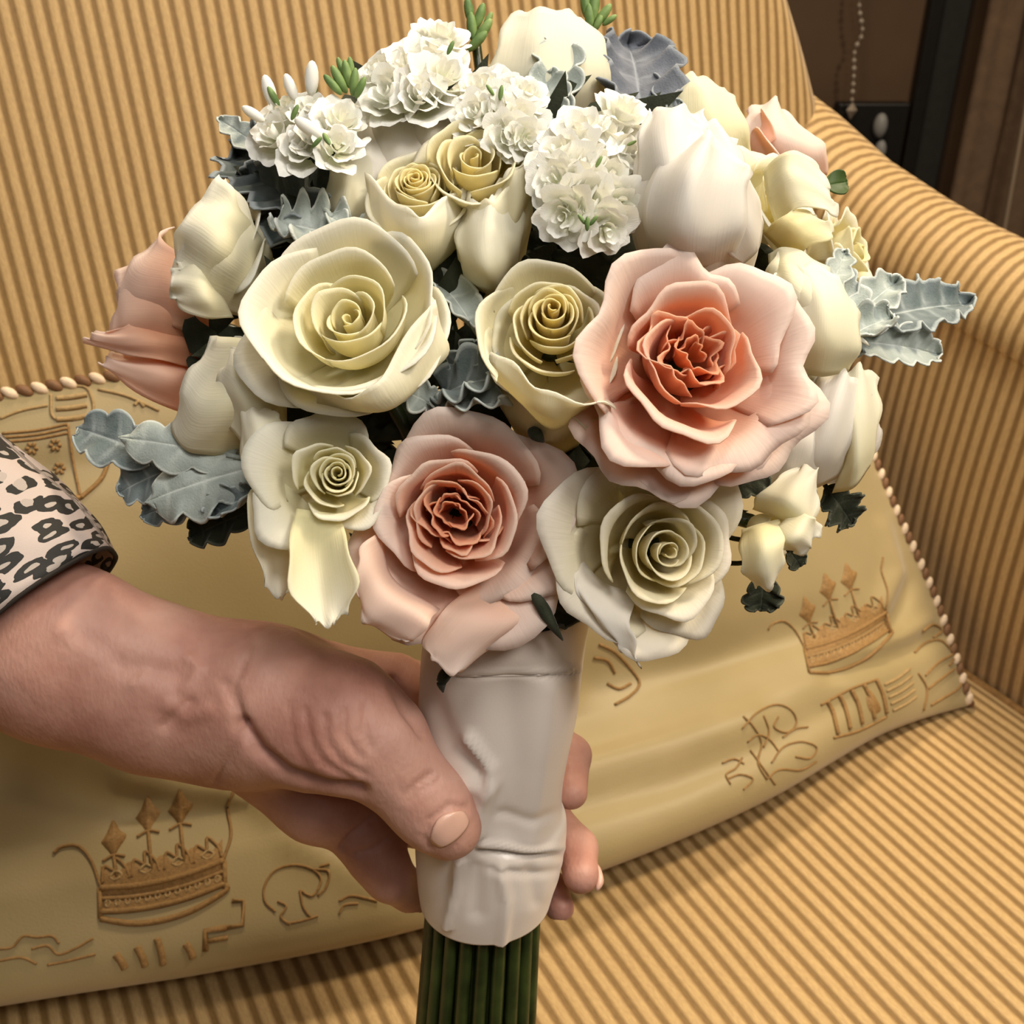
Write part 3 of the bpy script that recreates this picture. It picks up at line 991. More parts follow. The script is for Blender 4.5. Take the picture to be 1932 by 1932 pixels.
def surface_nets(Vv, lo, h):
    S = Vv < 0
    nx, ny, nz = Vv.shape
    c = S[:-1, :-1, :-1].astype(np.int8)
    tot = sum(S[i:nx - 1 + i, j:ny - 1 + j, k:nz - 1 + k].astype(np.int8) for i in (0, 1) for j in (0, 1) for k in (0, 1))
    act = (tot > 0) & (tot < 8)
    ids = np.full(act.shape, -1, np.int64); ii = np.argwhere(act); ids[act] = np.arange(len(ii))
    acc = np.zeros((len(ii), 3)); cnt = np.zeros(len(ii))
    cor = [(i, j, k) for i in (0, 1) for j in (0, 1) for k in (0, 1)]
    for a in cor:
        for ax in range(3):
            if a[ax]: continue
            b = list(a); b[ax] = 1
            va = Vv[ii[:, 0] + a[0], ii[:, 1] + a[1], ii[:, 2] + a[2]]; vb = Vv[ii[:, 0] + b[0], ii[:, 1] + b[1], ii[:, 2] + b[2]]
            cr = (va < 0) != (vb < 0)
            t = np.where(cr, va / np.where(cr, va - vb, 1), 0)
            p = np.array(a, float)[None, :].repeat(len(ii), 0); p[:, ax] += t
            acc[cr] += p[cr]; cnt[cr] += 1
    verts = lo + h * (ii + acc / cnt[:, None])
    faces = []
    for ax in range(3):
        o = [k for k in range(3) if k != ax]
        s0 = [slice(None)] * 3; s1 = [slice(None)] * 3
        s0[ax] = slice(0, -1); s1[ax] = slice(1, None)
        A0, A1 = S[tuple(s0)], S[tuple(s1)]
        e = np.argwhere(A0 != A1)
        ok = (e[:, o[0]] > 0) & (e[:, o[1]] > 0) & (e[:, o[0]] < Vv.shape[o[0]] - 1) & (e[:, o[1]] < Vv.shape[o[1]] - 1)
        e = e[ok]
        ins = A0[e[:, 0], e[:, 1], e[:, 2]]
        q = []
        for da, db in ((-1, -1), (0, -1), (0, 0), (-1, 0)):
            w = e.copy(); w[:, o[0]] += da; w[:, o[1]] += db
            q.append(ids[w[:, 0], w[:, 1], w[:, 2]])
        q = np.stack(q, 1)
        flip = ins if ax != 1 else ~ins
        q[~flip] = q[~flip][:, ::-1]
        faces.append(q)
    return verts, np.vstack(faces)


hv, hf = surface_nets(HV, lo, HX)
gx_, gy_, gz_ = np.gradient(HV, HX)
ci = np.clip(((hv - lo) / HX).round().astype(int), 0, dims - 1)
hn = np.stack([g[ci[:, 0], ci[:, 1], ci[:, 2]] for g in (gx_, gy_, gz_)], 1)
hn /= np.linalg.norm(hn, axis=1, keepdims=True) + 1e-9
# skin creases and folds, pressed in or raised along drawn lines on the side that faces the viewer
hx = 966 + FPX * hv[:, 0] / hv[:, 2]; hy = 966 - FPX * hv[:, 1] / hv[:, 2]
facing = np.clip(-hn[:, 2] * 1.6, 0, 1)
disp = np.zeros(len(hv))
for pts, w, a in (([(405, 1478), (425, 1440), (450, 1395), (462, 1365)], 9, -.0018), ([(455, 1365), (490, 1420), (540, 1462), (620, 1488), (680, 1492)], 13, -.0045),
                  ([(462, 1190), (470, 1230), (440, 1290), (452, 1340)], 9, -.0013), ([(425, 1290), (440, 1330), (455, 1362)], 10, -.0015),
                  ([(770, 1497), (785, 1480), (815, 1460)], 5, -.0016), ([(775, 1512), (795, 1492), (828, 1472)], 5, -.0010), ([(760, 1505), (752, 1480)], 6, -.0006),
                  ([(575, 1340), (585, 1400), (610, 1440), (660, 1470)], 7, -.0012), ([(612, 1350), (618, 1400), (645, 1440), (690, 1462)], 7, -.0011),
                  ([(648, 1340), (650, 1390), (680, 1430)], 7, -.0010), ([(690, 1330), (686, 1380), (700, 1410)], 7, -.0008), ([(545, 1330), (552, 1400), (580, 1450)], 8, -.0006),
                  ([(740, 1285), (760, 1330), (800, 1385)], 10, -.0030), ([(645, 1600), (665, 1575), (700, 1545)], 6, -.0022), ([(676, 1612), (710, 1600), (730, 1585)], 6, -.0020),
                  ([(310, 1370), (335, 1345), (360, 1325)], 10, -.0016), ([(250, 1292), (262, 1284), (272, 1270)], 9, .0012), ([(150, 1200), (230, 1255), (330, 1270)], 22, -.0018),
                  ([(355, 1240), (375, 1262), (350, 1300)], 10, .0012), ([(320, 1330), (350, 1350), (390, 1340)], 16, .0016), ([(120, 1190), (200, 1240)], 20, .0012),
                  ([(810, 1600), (800, 1580), (812, 1548), (850, 1520), (880, 1524)], 7, -.0014)):
    dd = seg_dist(hx, hy, pts)
    disp += a * np.exp(-(dd / w) ** 2) * facing
hv = hv + hn * disp[:, None]
rs_ = np.random.RandomState(3)


def lowfreq(p, sc, seed):
    r = np.random.RandomState(seed); o = np.zeros(len(p))
    for _ in range(6):
        k = r.normal(size=3) * sc; o += np.sin(p @ k + r.uniform(0, 6.28))
    return o / 6


hv = hv + hn * (lowfreq(hv, 160, 5) * .00035)[:, None]
hw = CAM + hv[:, :1] * R + hv[:, 1:2] * U + hv[:, 2:] * F


def skin_mat():
    m, nt, out = nodemat('skin')
    L = nt.links.new
    tc = N(nt, 'ShaderNodeTexCoord')
    n1 = N(nt, 'ShaderNodeTexNoise', in_Scale=26.0, in_Detail=4.0, in_Roughness=.6); L(tc.outputs['Object'], n1.inputs['Vector'])
    r = ramp(nt, [(.30, (.37, .160, .118)), (.5, (.48, .240, .182)), (.72, (.56, .315, .245))]); L(n1.outputs[0], r.inputs[0])
    p = N(nt, 'ShaderNodeBsdfPrincipled', in_Roughness=.52)
    p.inputs['Specular IOR Level'].default_value = .35
    p.inputs['Subsurface Weight'].default_value = .12
    p.inputs['Subsurface Radius'].default_value = (.010, .004, .002)
    p.inputs['Subsurface Scale'].default_value = .4
    L(r.outputs[0], p.inputs['Base Color'])
    mp = N(nt, 'ShaderNodeMapping'); mp.inputs['Scale'].default_value = (1, .55, .55); mp.inputs['Rotation'].default_value = (0, .4, .5); L(tc.outputs['Object'], mp.inputs[0])
    n2 = N(nt, 'ShaderNodeTexNoise', in_Scale=420.0, in_Detail=5.0); L(mp.outputs[0], n2.inputs['Vector'])
    v = N(nt, 'ShaderNodeTexVoronoi', in_Scale=650.0); L(mp.outputs[0], v.inputs['Vector'])
    ad = N(nt, 'ShaderNodeMath', operation='MULTIPLY_ADD', in_1=.35); L(v.outputs['Distance'], ad.inputs[0]); L(n2.outputs[0], ad.inputs[2])
    bp = N(nt, 'ShaderNodeBump', in_Strength=.32, in_Distance=.0009); L(ad.outputs[0], bp.inputs['Height']); L(bp.outputs[0], p.inputs['Normal'])
    L(p.outputs[0], out.inputs[0])
    return m


SKIN = skin_mat()
person = empty('person', P(60, 1180, .44), 'person in leopard print sleeve holding the bouquet handle with thumb in front', 'person')
arm = mk('forearm_and_hand', hw, hf, SKIN, person)
sm = arm.modifiers.new('relax', 'SMOOTH'); sm.factor = .5; sm.iterations = 2
bh = BVHTree.FromPolygons([tuple(v) for v in hw], hf.tolist())


def onhand(x, y, off):
    h = bh.ray_cast(Vector(CAM), Vector(nrm(ray(x, y))))
    if h[0] is None: return None
    n = np.array(h[1]); n = n if n @ F < 0 else -n
    return np.array(h[0]) + n * off, n


def nail(c, w, l, ang, name, nmat, off=.0008):
    """curved nail plate centred at pixel c; w across, l along the finger, ang = finger direction in the picture (deg, y up)"""
    a = math.radians(ang); dx = np.array([math.cos(a), -math.sin(a)]); dy = np.array([math.sin(a), math.cos(a)])
    v = []; n = 13
    for j in range(n):
        for i in range(n):
            u = -1 + 2 * i / (n - 1); t = -1 + 2 * j / (n - 1)
            k = (1 - .16 * t * t) if t > 0 else (1 - .35 * t * t)
            q = np.array(c) + dy * u * w * k * .5 + dx * l * .5 * (t * (1 - .28 * u * u) if t > 0 else t * (1 - .45 * u * u))
            r_ = onhand(q[0], q[1], off * (1 - .75 * max(abs(u), abs(min(t, 0))) ** 4))
            v.append(r_[0] if r_ else P(q[0], q[1], .41))
    return mk(name, v, gridfaces(n, n), nmat, person, solid=.0004)


NAILM = simple_mat('fingernail', (.70, .42, .32), .28, .10, 90, .05, 300, spec=.5)
tag(nail((846, 1561), 84, 50, -48, 'thumbnail', NAILM), label='pale glossy thumbnail')
mb = MB()
c = [CAM + np.array(q[:1]) * 0 for q in [(0,)]]
fn = [P(1112, 1622, .4785), P(1126, 1640, .474), P(1132, 1662, .470), P(1126, 1680, .468)]
mb.tube(catmull(fn, 12), [.0006, .0012, .0015, .0017, .0018, .0018, .0018, .0018, .0017, .0015, .0012, .0006], 8)
mb.build('fingernail', NAILM, person)


# sleeve in leopard print
def leopard():
    m, nt, out = nodemat('leopard_print')
    L = nt.links.new
    uv = N(nt, 'ShaderNodeUVMap', uv_map='UVMap')
    nz = N(nt, 'ShaderNodeTexNoise', in_Scale=90.0, in_Detail=2.0); L(uv.outputs[0], nz.inputs['Vector'])
    mxv = N(nt, 'ShaderNodeMix', data_type='RGBA', blend_type='LINEAR_LIGHT'); mxv.inputs[0].default_value = .0040
    L(uv.outputs[0], mxv.inputs[6]); L(nz.outputs['Color'], mxv.inputs[7])
    vo = N(nt, 'ShaderNodeTexVoronoi', in_Scale=60.0, in_Randomness=.8); vo.voronoi_dimensions = '2D'; L(mxv.outputs[2], vo.inputs['Vector'])
    gap = N(nt, 'ShaderNodeTexNoise', in_Scale=75.0, in_Detail=.0); L(uv.outputs[0], gap.inputs['Vector'])
    s1 = N(nt, 'ShaderNodeMath', operation='SUBTRACT', in_1=.31); L(vo.outputs['Distance'], s1.inputs[0])
    ab = N(nt, 'ShaderNodeMath', operation='ABSOLUTE'); L(s1.outputs[0], ab.inputs[0])
    gp = N(nt, 'ShaderNodeMath', operation='MULTIPLY_ADD', in_1=1.1, in_2=-.33); L(gap.outputs[0], gp.inputs[0])
    mn = N(nt, 'ShaderNodeMath', operation='MINIMUM', in_1=.16); L(gp.outputs[0], mn.inputs[0])
    lt = N(nt, 'ShaderNodeMath', operation='LESS_THAN'); L(ab.outputs[0], lt.inputs[0]); L(mn.outputs[0], lt.inputs[1])
    inn = N(nt, 'ShaderNodeMath', operation='LESS_THAN', in_1=.28); L(vo.outputs['Distance'], inn.inputs[0])
    a = N(nt, 'ShaderNodeMix', data_type='RGBA'); L(inn.outputs[0], a.inputs[0]); a.inputs[6].default_value = (.46, .38, .35, 1); a.inputs[7].default_value = (.36, .31, .28, 1)
    b = N(nt, 'ShaderNodeMix', data_type='RGBA'); L(lt.outputs[0], b.inputs[0]); L(a.outputs[2], b.inputs[6]); b.inputs[7].default_value = (.010, .009, .008, 1)
    p = N(nt, 'ShaderNodeBsdfPrincipled', in_Roughness=.75); L(b.outputs[2], p.inputs['Base Color'])
    wv = N(nt, 'ShaderNodeTexNoise', in_Scale=1500.0); L(uv.outputs[0], wv.inputs['Vector'])
    bp = N(nt, 'ShaderNodeBump', in_Strength=.3, in_Distance=.0005); L(wv.outputs[0], bp.inputs['Height']); L(bp.outputs[0], p.inputs['Normal'])
    L(p.outputs[0], out.inputs[0])
    return m


rings = [((62, 1160, .436), (143, -125), .042), ((10, 1106, .436), (143, -128), .046), ((-60, 1030, .436), (146, -132), .048), ((-170, 950, .437), (150, -138), .050), ((-330, 850, .44), (155, -142), .052), ((-520, 740, .445), (160, -146), .055)]
rings = [(np.array(a, float), np.array(b, float), c) for a, b, c in rings]
K = 26; n = 64
ca = catmull([np.concatenate([a, b, [c]]) for a, b, c in rings], K)
vs = []; uvs = []
for k, q in enumerate(ca):
    c0 = P(*q[:3]); hv_ = (R * q[3] - U * q[4]) * q[2] / FPX
    for i in range(n):
        an = 2 * math.pi * i / n
        wob = 1 + .03 * math.sin(an * 3 + k * .4) + .015 * math.sin(an * 7 - k * .7)
        vs.append(c0 + (hv_ * math.cos(an) - F * q[5] * math.sin(an)) * wob)
        uvs.append((an * .044, k * .0098))
uvs = np.array(uvs)
sl = mk('sleeve', vs, gridfaces(n, K, True), leopard(), person, uv=uvs, solid=.0016)
mb = MB(); mb.tube([vs[i] for i in list(range(n)) + [0, 1]], .0011, 6, False)
mb.build('cuff_hem', simple_mat('black_cloth', (.02, .015, .012), .8), person)


# ------------------------------------------------------------------ satin wrapped handle
STEMG = simple_mat('green_stem', (.040, .058, .012), .36, .45, 60, .2, 200, spec=.5, col2=(.009, .015, .003))


def satin():
    m, nt, out = nodemat('white_satin')
    L = nt.links.new
    p = N(nt, 'ShaderNodeBsdfPrincipled', in_Roughness=.27); p.inputs['Base Color'].default_value = (.70, .61, .54, 1)
    p.inputs['Specular IOR Level'].default_value = .5
    p.inputs['Sheen Weight'].default_value = .3
    p.inputs['Anisotropic'].default_value = .4
    tc = N(nt, 'ShaderNodeTexCoord')
    n2 = N(nt, 'ShaderNodeTexNoise', in_Scale=900.0); L(tc.outputs['Object'], n2.inputs['Vector'])
    bp = N(nt, 'ShaderNodeBump', in_Strength=.1, in_Distance=.0004); L(n2.outputs[0], bp.inputs['Height']); L(bp.outputs[0], p.inputs['Normal'])
    L(p.outputs[0], out.inputs[0])
    return m


HROW = [  # y, x left, x right, axis depth
    (1120, 822, 1125, .432), (1180, 806, 1108, .436), (1240, 797, 1098, .440), (1330, 792, 1088, .446), (1400, 790, 1073, .450), (1470, 790, 1060, .455),
    (1520, 788, 1058, .459), (1545, 787, 1066, .461), (1590, 786, 1064, .464), (1630, 788, 1056, .466), (1665, 791, 1044, .468), (1692, 795, 1036, .470)]
HR = catmull(np.array(HROW, float), 120)
n = 120
vs = []
for k, (y, xl, xr, d) in enumerate(HR):
    cxp, rp = (xl + xr) / 2, (xr - xl) / 2
    c0 = P(cxp, y, d)
    rw = rp * d / FPX
    for i in range(n):
        an = 2 * math.pi * i / n
        # ring lies across the tilted handle axis
        ax1 = R; ax2 = nrm(-F - U * .50)
        vs.append(c0 + rw * (math.cos(an) * ax1 + math.sin(an) * ax2 * .92))
vs = np.array(vs)
xx, yy_, _ = pxof(vs)
ctr_ = np.repeat([P((a + b) / 2, y, d) for y, a, b, d in HR], n, 0)
out_ = vs - ctr_; out_ /= np.linalg.norm(out_, axis=1, keepdims=True)
fc_ = np.clip(-(out_ @ F) * 1.5, 0, 1)
for pts, w, a in (([(885, 1390), (925, 1450), (928, 1480), (908, 1520), (902, 1570)], 10, .0026), ([(925, 1480), (915, 1490), (880, 1480)], 14, .0012), ([(869, 1625), (862, 1680), (846, 1745)], 7, .0022),
                  ([(905, 1592), (980, 1602), (1062, 1600)], 6, .0012), ([(905, 1606), (980, 1614), (1062, 1612)], 9, -.0012), ([(860, 1276), (960, 1276), (1095, 1270)], 4, -.0010),
                  ([(860, 1270), (960, 1270), (1095, 1264)], 5, .0007), ([(1030, 1300), (1010, 1450), (1000, 1580)], 24, .0012), ([(960, 1300), (970, 1450), (955, 1560)], 34, -.0016),
                  ([(820, 1330), (850, 1400), (900, 1440)], 22, -.0012), ([(945, 1640), (955, 1700), (945, 1780)], 9, .0014), ([(900, 1640), (900, 1720)], 16, -.0012),
                  ([(1000, 1640), (1010, 1700)], 14, -.0008), ([(1060, 1530), (1000, 1545), (940, 1540)], 10, -.0009), ([(1062, 1640), (1000, 1650), (930, 1640)], 8, -.0008)):
    vs = vs + out_ * (1.5 * a * np.exp(-(seg_dist(xx, yy_, pts) / w) ** 2) * fc_)[:, None]
handle = empty('ribbon_wrap', P(916, 1480, .455), 'white satin ribbon wrapped tightly around the bouquet stems below the blooms', 'ribbon')
SAT = satin()
mk('satin_band', vs, gridfaces(n, len(HR), True), SAT, handle, solid=.0011)
# overlapping diagonal edge of the ribbon near the top
bvr = BVHTree.FromPolygons([tuple(v) for v in vs], gridfaces(n, len(HR), True))


def onrib(x, y, off=.0004):
    h_ = bvr.ray_cast(Vector(CAM), Vector(nrm(ray(x, y))))[0]
    return None if h_ is None else np.array(h_) - F * off


mb = MB()
for pts in ([(862, 1274), (950, 1274), (1030, 1272), (1092, 1268)],):
    q = [onrib(*p) for p in catmull(np.array(pts, float), 16)]; q = [p for p in q if p is not None]
    mb.tube(q, .0007, 6)
mb.build('ribbon_edge', SAT, handle)

# stem slots: where each stem passes the ribbon top, its foot at the cut end
slots = []
rs2 = random.Random(11)
k = 0
for rr_, cnt in ((.0235, 20), (.0165, 13), (.0095, 7), (.003, 2)):
    for i in range(cnt):
        an = 2 * math.pi * (i + .5 * (k % 2)) / cnt + math.pi / 2
        slots.append((rr_, an)); 
    k += 1
slots.sort(key=lambda s: -(math.sin(s[1]) * s[0]))      # front ones first
AX2 = nrm(-F - U * .50)


def foot(i):
    rr_, an = slots[i % len(slots)]
    f = []
    for y, xc_, d, g in ((1250, 945, .441, .95), (1480, 926, .4555, .93), (1700, 914, .472, .98), (2080, 890, .497, 1.12)):
        f.append(P(xc_, y, d) + g * rr_ * (math.cos(an) * R + math.sin(an) * AX2 * .92))
    return f


NSLOT = [0]


def stem_to(par, base, ez, r=.0031):
    f = foot(NSLOT[0]); NSLOT[0] += 1
    b = np.asarray(base); ez = nrm(ez)
    p0 = b + ez * .002; gap = np.linalg.norm(f[0] - b)
    c1 = b - ez * min(.030, gap * .35); c2 = f[0] + nrm(f[0] - f[1]) * gap * .30
    t = np.linspace(0, 1, 12)[:-1, None]
    a = p0 * (1 - t) ** 3 + 3 * c1 * t * (1 - t) ** 2 + 3 * c2 * t * t * (1 - t) + f[0] * t ** 3
    pts = np.vstack([a, catmull(f, 16)])
    m = MB(); m.tube(pts, r, 8)
    return m.build('stem', STEMG, par)

# ------------------------------------------------------------------ blooms
def dd(px, py, off=0.0):
    """depth of the bouquet's domed front at a pixel"""
    nx, ny = (px - 930) / 760, (py - 620) / 680
    return .475 - .112 * math.sqrt(max(0.02, 1 - nx * nx - ny * ny)) + off


def sheet(par, rows, mat, t0=.4, t1=1.0, name='petal', nu=19, nv=17, ruf=0.0, seed=1):
    """a petal through rows of (px, py, depth); first row is its foot"""
    net = [[P(*p) for p in r] for r in rows]
    v = surf(net, nu, nv)
    rg = random.Random(seed)
    u = np.tile(np.linspace(-1, 1, nu), nv); w = np.repeat(np.linspace(0, 1, nv), nu)
    em = np.maximum(np.abs(u) ** 5 * w ** .5, w ** 7)
    ph0 = rg.uniform(0, 6)
    v = v - np.outer(.0016 * em, F)
    v = v + np.outer(.0011 * em * np.sin(w * 13 + u * 5 + ph0), R) + np.outer(.0011 * em * np.sin(u * 9 + w * 4 + ph0 * 2), U)
    v = v - np.outer(.0010 * w * np.sin(u * 3.1 + ph0) + .0005 * np.sin(u * 8 + w * 6 + ph0) * w, F)
    if ruf:
        ph = rg.uniform(0, 6)
        v = v - np.outer(ruf * np.sin(u * 6 + ph + w * 3) * w ** 2, F)
    return mk(name, v, gridfaces(nu, nv), mat, par, {'tint': t0 + (t1 - t0) * w ** 1.2, 'across': u + seed}, solid=.0006)


# --- the large open blooms that face the viewer
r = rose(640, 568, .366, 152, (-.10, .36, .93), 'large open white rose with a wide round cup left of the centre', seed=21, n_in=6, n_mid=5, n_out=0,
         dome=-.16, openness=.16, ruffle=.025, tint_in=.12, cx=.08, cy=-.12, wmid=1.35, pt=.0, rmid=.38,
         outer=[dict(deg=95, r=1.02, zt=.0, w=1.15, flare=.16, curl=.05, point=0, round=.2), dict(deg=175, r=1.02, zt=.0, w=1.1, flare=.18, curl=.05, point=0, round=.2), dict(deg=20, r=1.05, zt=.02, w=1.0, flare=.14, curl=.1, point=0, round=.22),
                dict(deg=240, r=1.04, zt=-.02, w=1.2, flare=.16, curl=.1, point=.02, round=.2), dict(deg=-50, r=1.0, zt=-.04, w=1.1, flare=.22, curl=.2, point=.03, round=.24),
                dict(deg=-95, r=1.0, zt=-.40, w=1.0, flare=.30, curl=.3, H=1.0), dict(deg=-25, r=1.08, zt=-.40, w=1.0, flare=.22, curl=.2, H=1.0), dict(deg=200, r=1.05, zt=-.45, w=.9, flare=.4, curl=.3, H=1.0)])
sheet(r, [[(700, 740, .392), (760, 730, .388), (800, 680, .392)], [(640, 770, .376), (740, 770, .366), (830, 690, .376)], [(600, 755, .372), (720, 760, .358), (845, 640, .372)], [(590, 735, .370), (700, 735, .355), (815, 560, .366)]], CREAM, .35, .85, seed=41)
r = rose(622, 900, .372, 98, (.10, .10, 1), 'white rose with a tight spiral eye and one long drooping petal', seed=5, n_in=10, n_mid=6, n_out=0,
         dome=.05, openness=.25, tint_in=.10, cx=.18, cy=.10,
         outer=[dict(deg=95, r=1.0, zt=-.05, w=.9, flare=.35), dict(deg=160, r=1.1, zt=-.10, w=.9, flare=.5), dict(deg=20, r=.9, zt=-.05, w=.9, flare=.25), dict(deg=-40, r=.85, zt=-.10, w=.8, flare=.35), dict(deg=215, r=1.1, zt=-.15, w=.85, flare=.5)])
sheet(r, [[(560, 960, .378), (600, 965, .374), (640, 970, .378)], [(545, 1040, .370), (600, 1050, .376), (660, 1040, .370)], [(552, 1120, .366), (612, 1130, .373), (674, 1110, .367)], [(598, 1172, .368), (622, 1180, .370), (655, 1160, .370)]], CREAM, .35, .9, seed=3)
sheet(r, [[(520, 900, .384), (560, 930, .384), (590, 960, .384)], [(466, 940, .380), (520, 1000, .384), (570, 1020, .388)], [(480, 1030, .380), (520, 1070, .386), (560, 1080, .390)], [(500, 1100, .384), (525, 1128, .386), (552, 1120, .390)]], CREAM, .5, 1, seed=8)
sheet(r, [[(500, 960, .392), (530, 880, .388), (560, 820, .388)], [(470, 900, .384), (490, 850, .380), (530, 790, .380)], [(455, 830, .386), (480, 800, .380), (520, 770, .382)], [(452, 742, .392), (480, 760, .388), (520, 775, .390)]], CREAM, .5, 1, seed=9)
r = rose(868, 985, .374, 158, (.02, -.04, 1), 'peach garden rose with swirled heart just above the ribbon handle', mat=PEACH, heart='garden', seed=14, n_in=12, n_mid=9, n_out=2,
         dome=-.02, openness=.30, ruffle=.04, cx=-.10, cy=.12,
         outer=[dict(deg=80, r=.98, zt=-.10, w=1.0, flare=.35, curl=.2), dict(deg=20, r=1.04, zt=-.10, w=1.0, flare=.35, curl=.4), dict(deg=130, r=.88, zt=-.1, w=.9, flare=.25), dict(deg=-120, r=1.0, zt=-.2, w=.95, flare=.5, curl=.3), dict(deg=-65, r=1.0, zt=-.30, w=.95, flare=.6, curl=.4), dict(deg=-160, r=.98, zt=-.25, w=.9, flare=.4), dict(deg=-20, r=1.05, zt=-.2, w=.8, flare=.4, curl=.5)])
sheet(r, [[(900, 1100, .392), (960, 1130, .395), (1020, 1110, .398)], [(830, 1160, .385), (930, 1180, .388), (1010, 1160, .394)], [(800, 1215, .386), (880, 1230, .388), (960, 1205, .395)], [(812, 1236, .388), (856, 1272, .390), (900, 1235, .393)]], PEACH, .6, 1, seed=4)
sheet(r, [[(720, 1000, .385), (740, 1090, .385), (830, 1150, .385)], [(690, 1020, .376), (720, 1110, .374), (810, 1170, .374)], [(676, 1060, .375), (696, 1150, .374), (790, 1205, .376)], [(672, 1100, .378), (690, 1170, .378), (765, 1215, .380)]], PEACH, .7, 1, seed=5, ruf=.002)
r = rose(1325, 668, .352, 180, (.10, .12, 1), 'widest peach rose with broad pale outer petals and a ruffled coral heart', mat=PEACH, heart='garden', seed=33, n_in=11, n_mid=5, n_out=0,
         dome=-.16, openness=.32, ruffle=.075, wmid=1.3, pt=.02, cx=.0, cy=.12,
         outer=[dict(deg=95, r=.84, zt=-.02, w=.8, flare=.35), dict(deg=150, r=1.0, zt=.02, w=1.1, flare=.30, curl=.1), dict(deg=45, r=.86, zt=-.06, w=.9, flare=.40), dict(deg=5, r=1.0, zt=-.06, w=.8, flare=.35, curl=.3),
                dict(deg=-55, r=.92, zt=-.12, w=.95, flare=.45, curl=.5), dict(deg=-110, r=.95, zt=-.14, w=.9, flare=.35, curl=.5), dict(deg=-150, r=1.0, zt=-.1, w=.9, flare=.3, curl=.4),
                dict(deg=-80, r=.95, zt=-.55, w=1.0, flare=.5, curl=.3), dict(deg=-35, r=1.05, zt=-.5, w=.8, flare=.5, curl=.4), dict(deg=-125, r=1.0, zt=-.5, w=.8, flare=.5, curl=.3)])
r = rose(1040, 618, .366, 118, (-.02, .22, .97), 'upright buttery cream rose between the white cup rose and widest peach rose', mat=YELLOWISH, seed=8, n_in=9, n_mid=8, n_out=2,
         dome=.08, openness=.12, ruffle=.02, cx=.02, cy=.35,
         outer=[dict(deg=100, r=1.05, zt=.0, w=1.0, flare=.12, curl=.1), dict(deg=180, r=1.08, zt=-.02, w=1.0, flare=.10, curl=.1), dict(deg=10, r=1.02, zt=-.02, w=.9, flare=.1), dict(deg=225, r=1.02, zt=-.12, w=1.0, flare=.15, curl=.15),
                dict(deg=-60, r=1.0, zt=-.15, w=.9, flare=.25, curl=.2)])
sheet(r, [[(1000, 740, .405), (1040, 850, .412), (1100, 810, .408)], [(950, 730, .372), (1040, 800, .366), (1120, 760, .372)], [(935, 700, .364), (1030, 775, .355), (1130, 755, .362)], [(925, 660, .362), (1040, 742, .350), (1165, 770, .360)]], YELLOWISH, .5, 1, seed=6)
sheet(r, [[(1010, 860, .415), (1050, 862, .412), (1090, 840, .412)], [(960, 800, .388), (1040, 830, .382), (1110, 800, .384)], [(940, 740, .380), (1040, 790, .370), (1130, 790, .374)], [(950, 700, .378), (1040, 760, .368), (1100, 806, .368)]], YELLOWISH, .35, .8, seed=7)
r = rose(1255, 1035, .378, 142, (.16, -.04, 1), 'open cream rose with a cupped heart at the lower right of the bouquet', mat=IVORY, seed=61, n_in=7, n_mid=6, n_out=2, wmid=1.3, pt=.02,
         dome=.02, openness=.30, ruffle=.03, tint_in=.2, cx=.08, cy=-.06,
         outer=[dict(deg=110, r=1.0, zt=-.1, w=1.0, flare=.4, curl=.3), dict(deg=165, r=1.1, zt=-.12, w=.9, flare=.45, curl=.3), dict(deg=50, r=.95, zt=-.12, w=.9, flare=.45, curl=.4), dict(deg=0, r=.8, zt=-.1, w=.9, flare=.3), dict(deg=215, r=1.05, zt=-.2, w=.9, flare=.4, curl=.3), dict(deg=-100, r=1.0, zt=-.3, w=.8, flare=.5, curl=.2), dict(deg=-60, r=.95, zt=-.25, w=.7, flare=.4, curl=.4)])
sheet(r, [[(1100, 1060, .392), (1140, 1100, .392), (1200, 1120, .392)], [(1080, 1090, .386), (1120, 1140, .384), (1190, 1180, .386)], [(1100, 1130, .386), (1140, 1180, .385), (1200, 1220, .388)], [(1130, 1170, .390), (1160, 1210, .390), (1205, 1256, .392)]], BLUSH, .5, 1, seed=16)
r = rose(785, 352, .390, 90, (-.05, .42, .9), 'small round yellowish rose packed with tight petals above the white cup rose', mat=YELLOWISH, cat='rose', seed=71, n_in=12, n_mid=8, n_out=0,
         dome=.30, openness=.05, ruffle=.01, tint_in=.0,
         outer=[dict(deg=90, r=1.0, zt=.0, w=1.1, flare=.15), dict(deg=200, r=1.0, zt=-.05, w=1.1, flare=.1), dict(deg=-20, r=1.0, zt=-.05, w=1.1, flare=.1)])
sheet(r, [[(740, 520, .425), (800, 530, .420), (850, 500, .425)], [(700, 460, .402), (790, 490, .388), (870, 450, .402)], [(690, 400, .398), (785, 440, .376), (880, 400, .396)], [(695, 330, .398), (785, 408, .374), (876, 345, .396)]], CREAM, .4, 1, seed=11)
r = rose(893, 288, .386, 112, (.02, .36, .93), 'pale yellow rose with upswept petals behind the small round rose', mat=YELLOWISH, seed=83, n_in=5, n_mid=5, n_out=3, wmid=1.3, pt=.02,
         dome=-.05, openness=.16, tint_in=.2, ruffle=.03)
sheet(r, [[(880, 560, .425), (930, 580, .420), (980, 540, .425)], [(860, 470, .398), (930, 500, .386), (1000, 440, .400)], [(865, 400, .396), (930, 420, .384), (1000, 360, .398)], [(868, 385, .394), (925, 380, .384), (1002, 330, .394)]], YELLOWISH, .45, .9, seed=12)
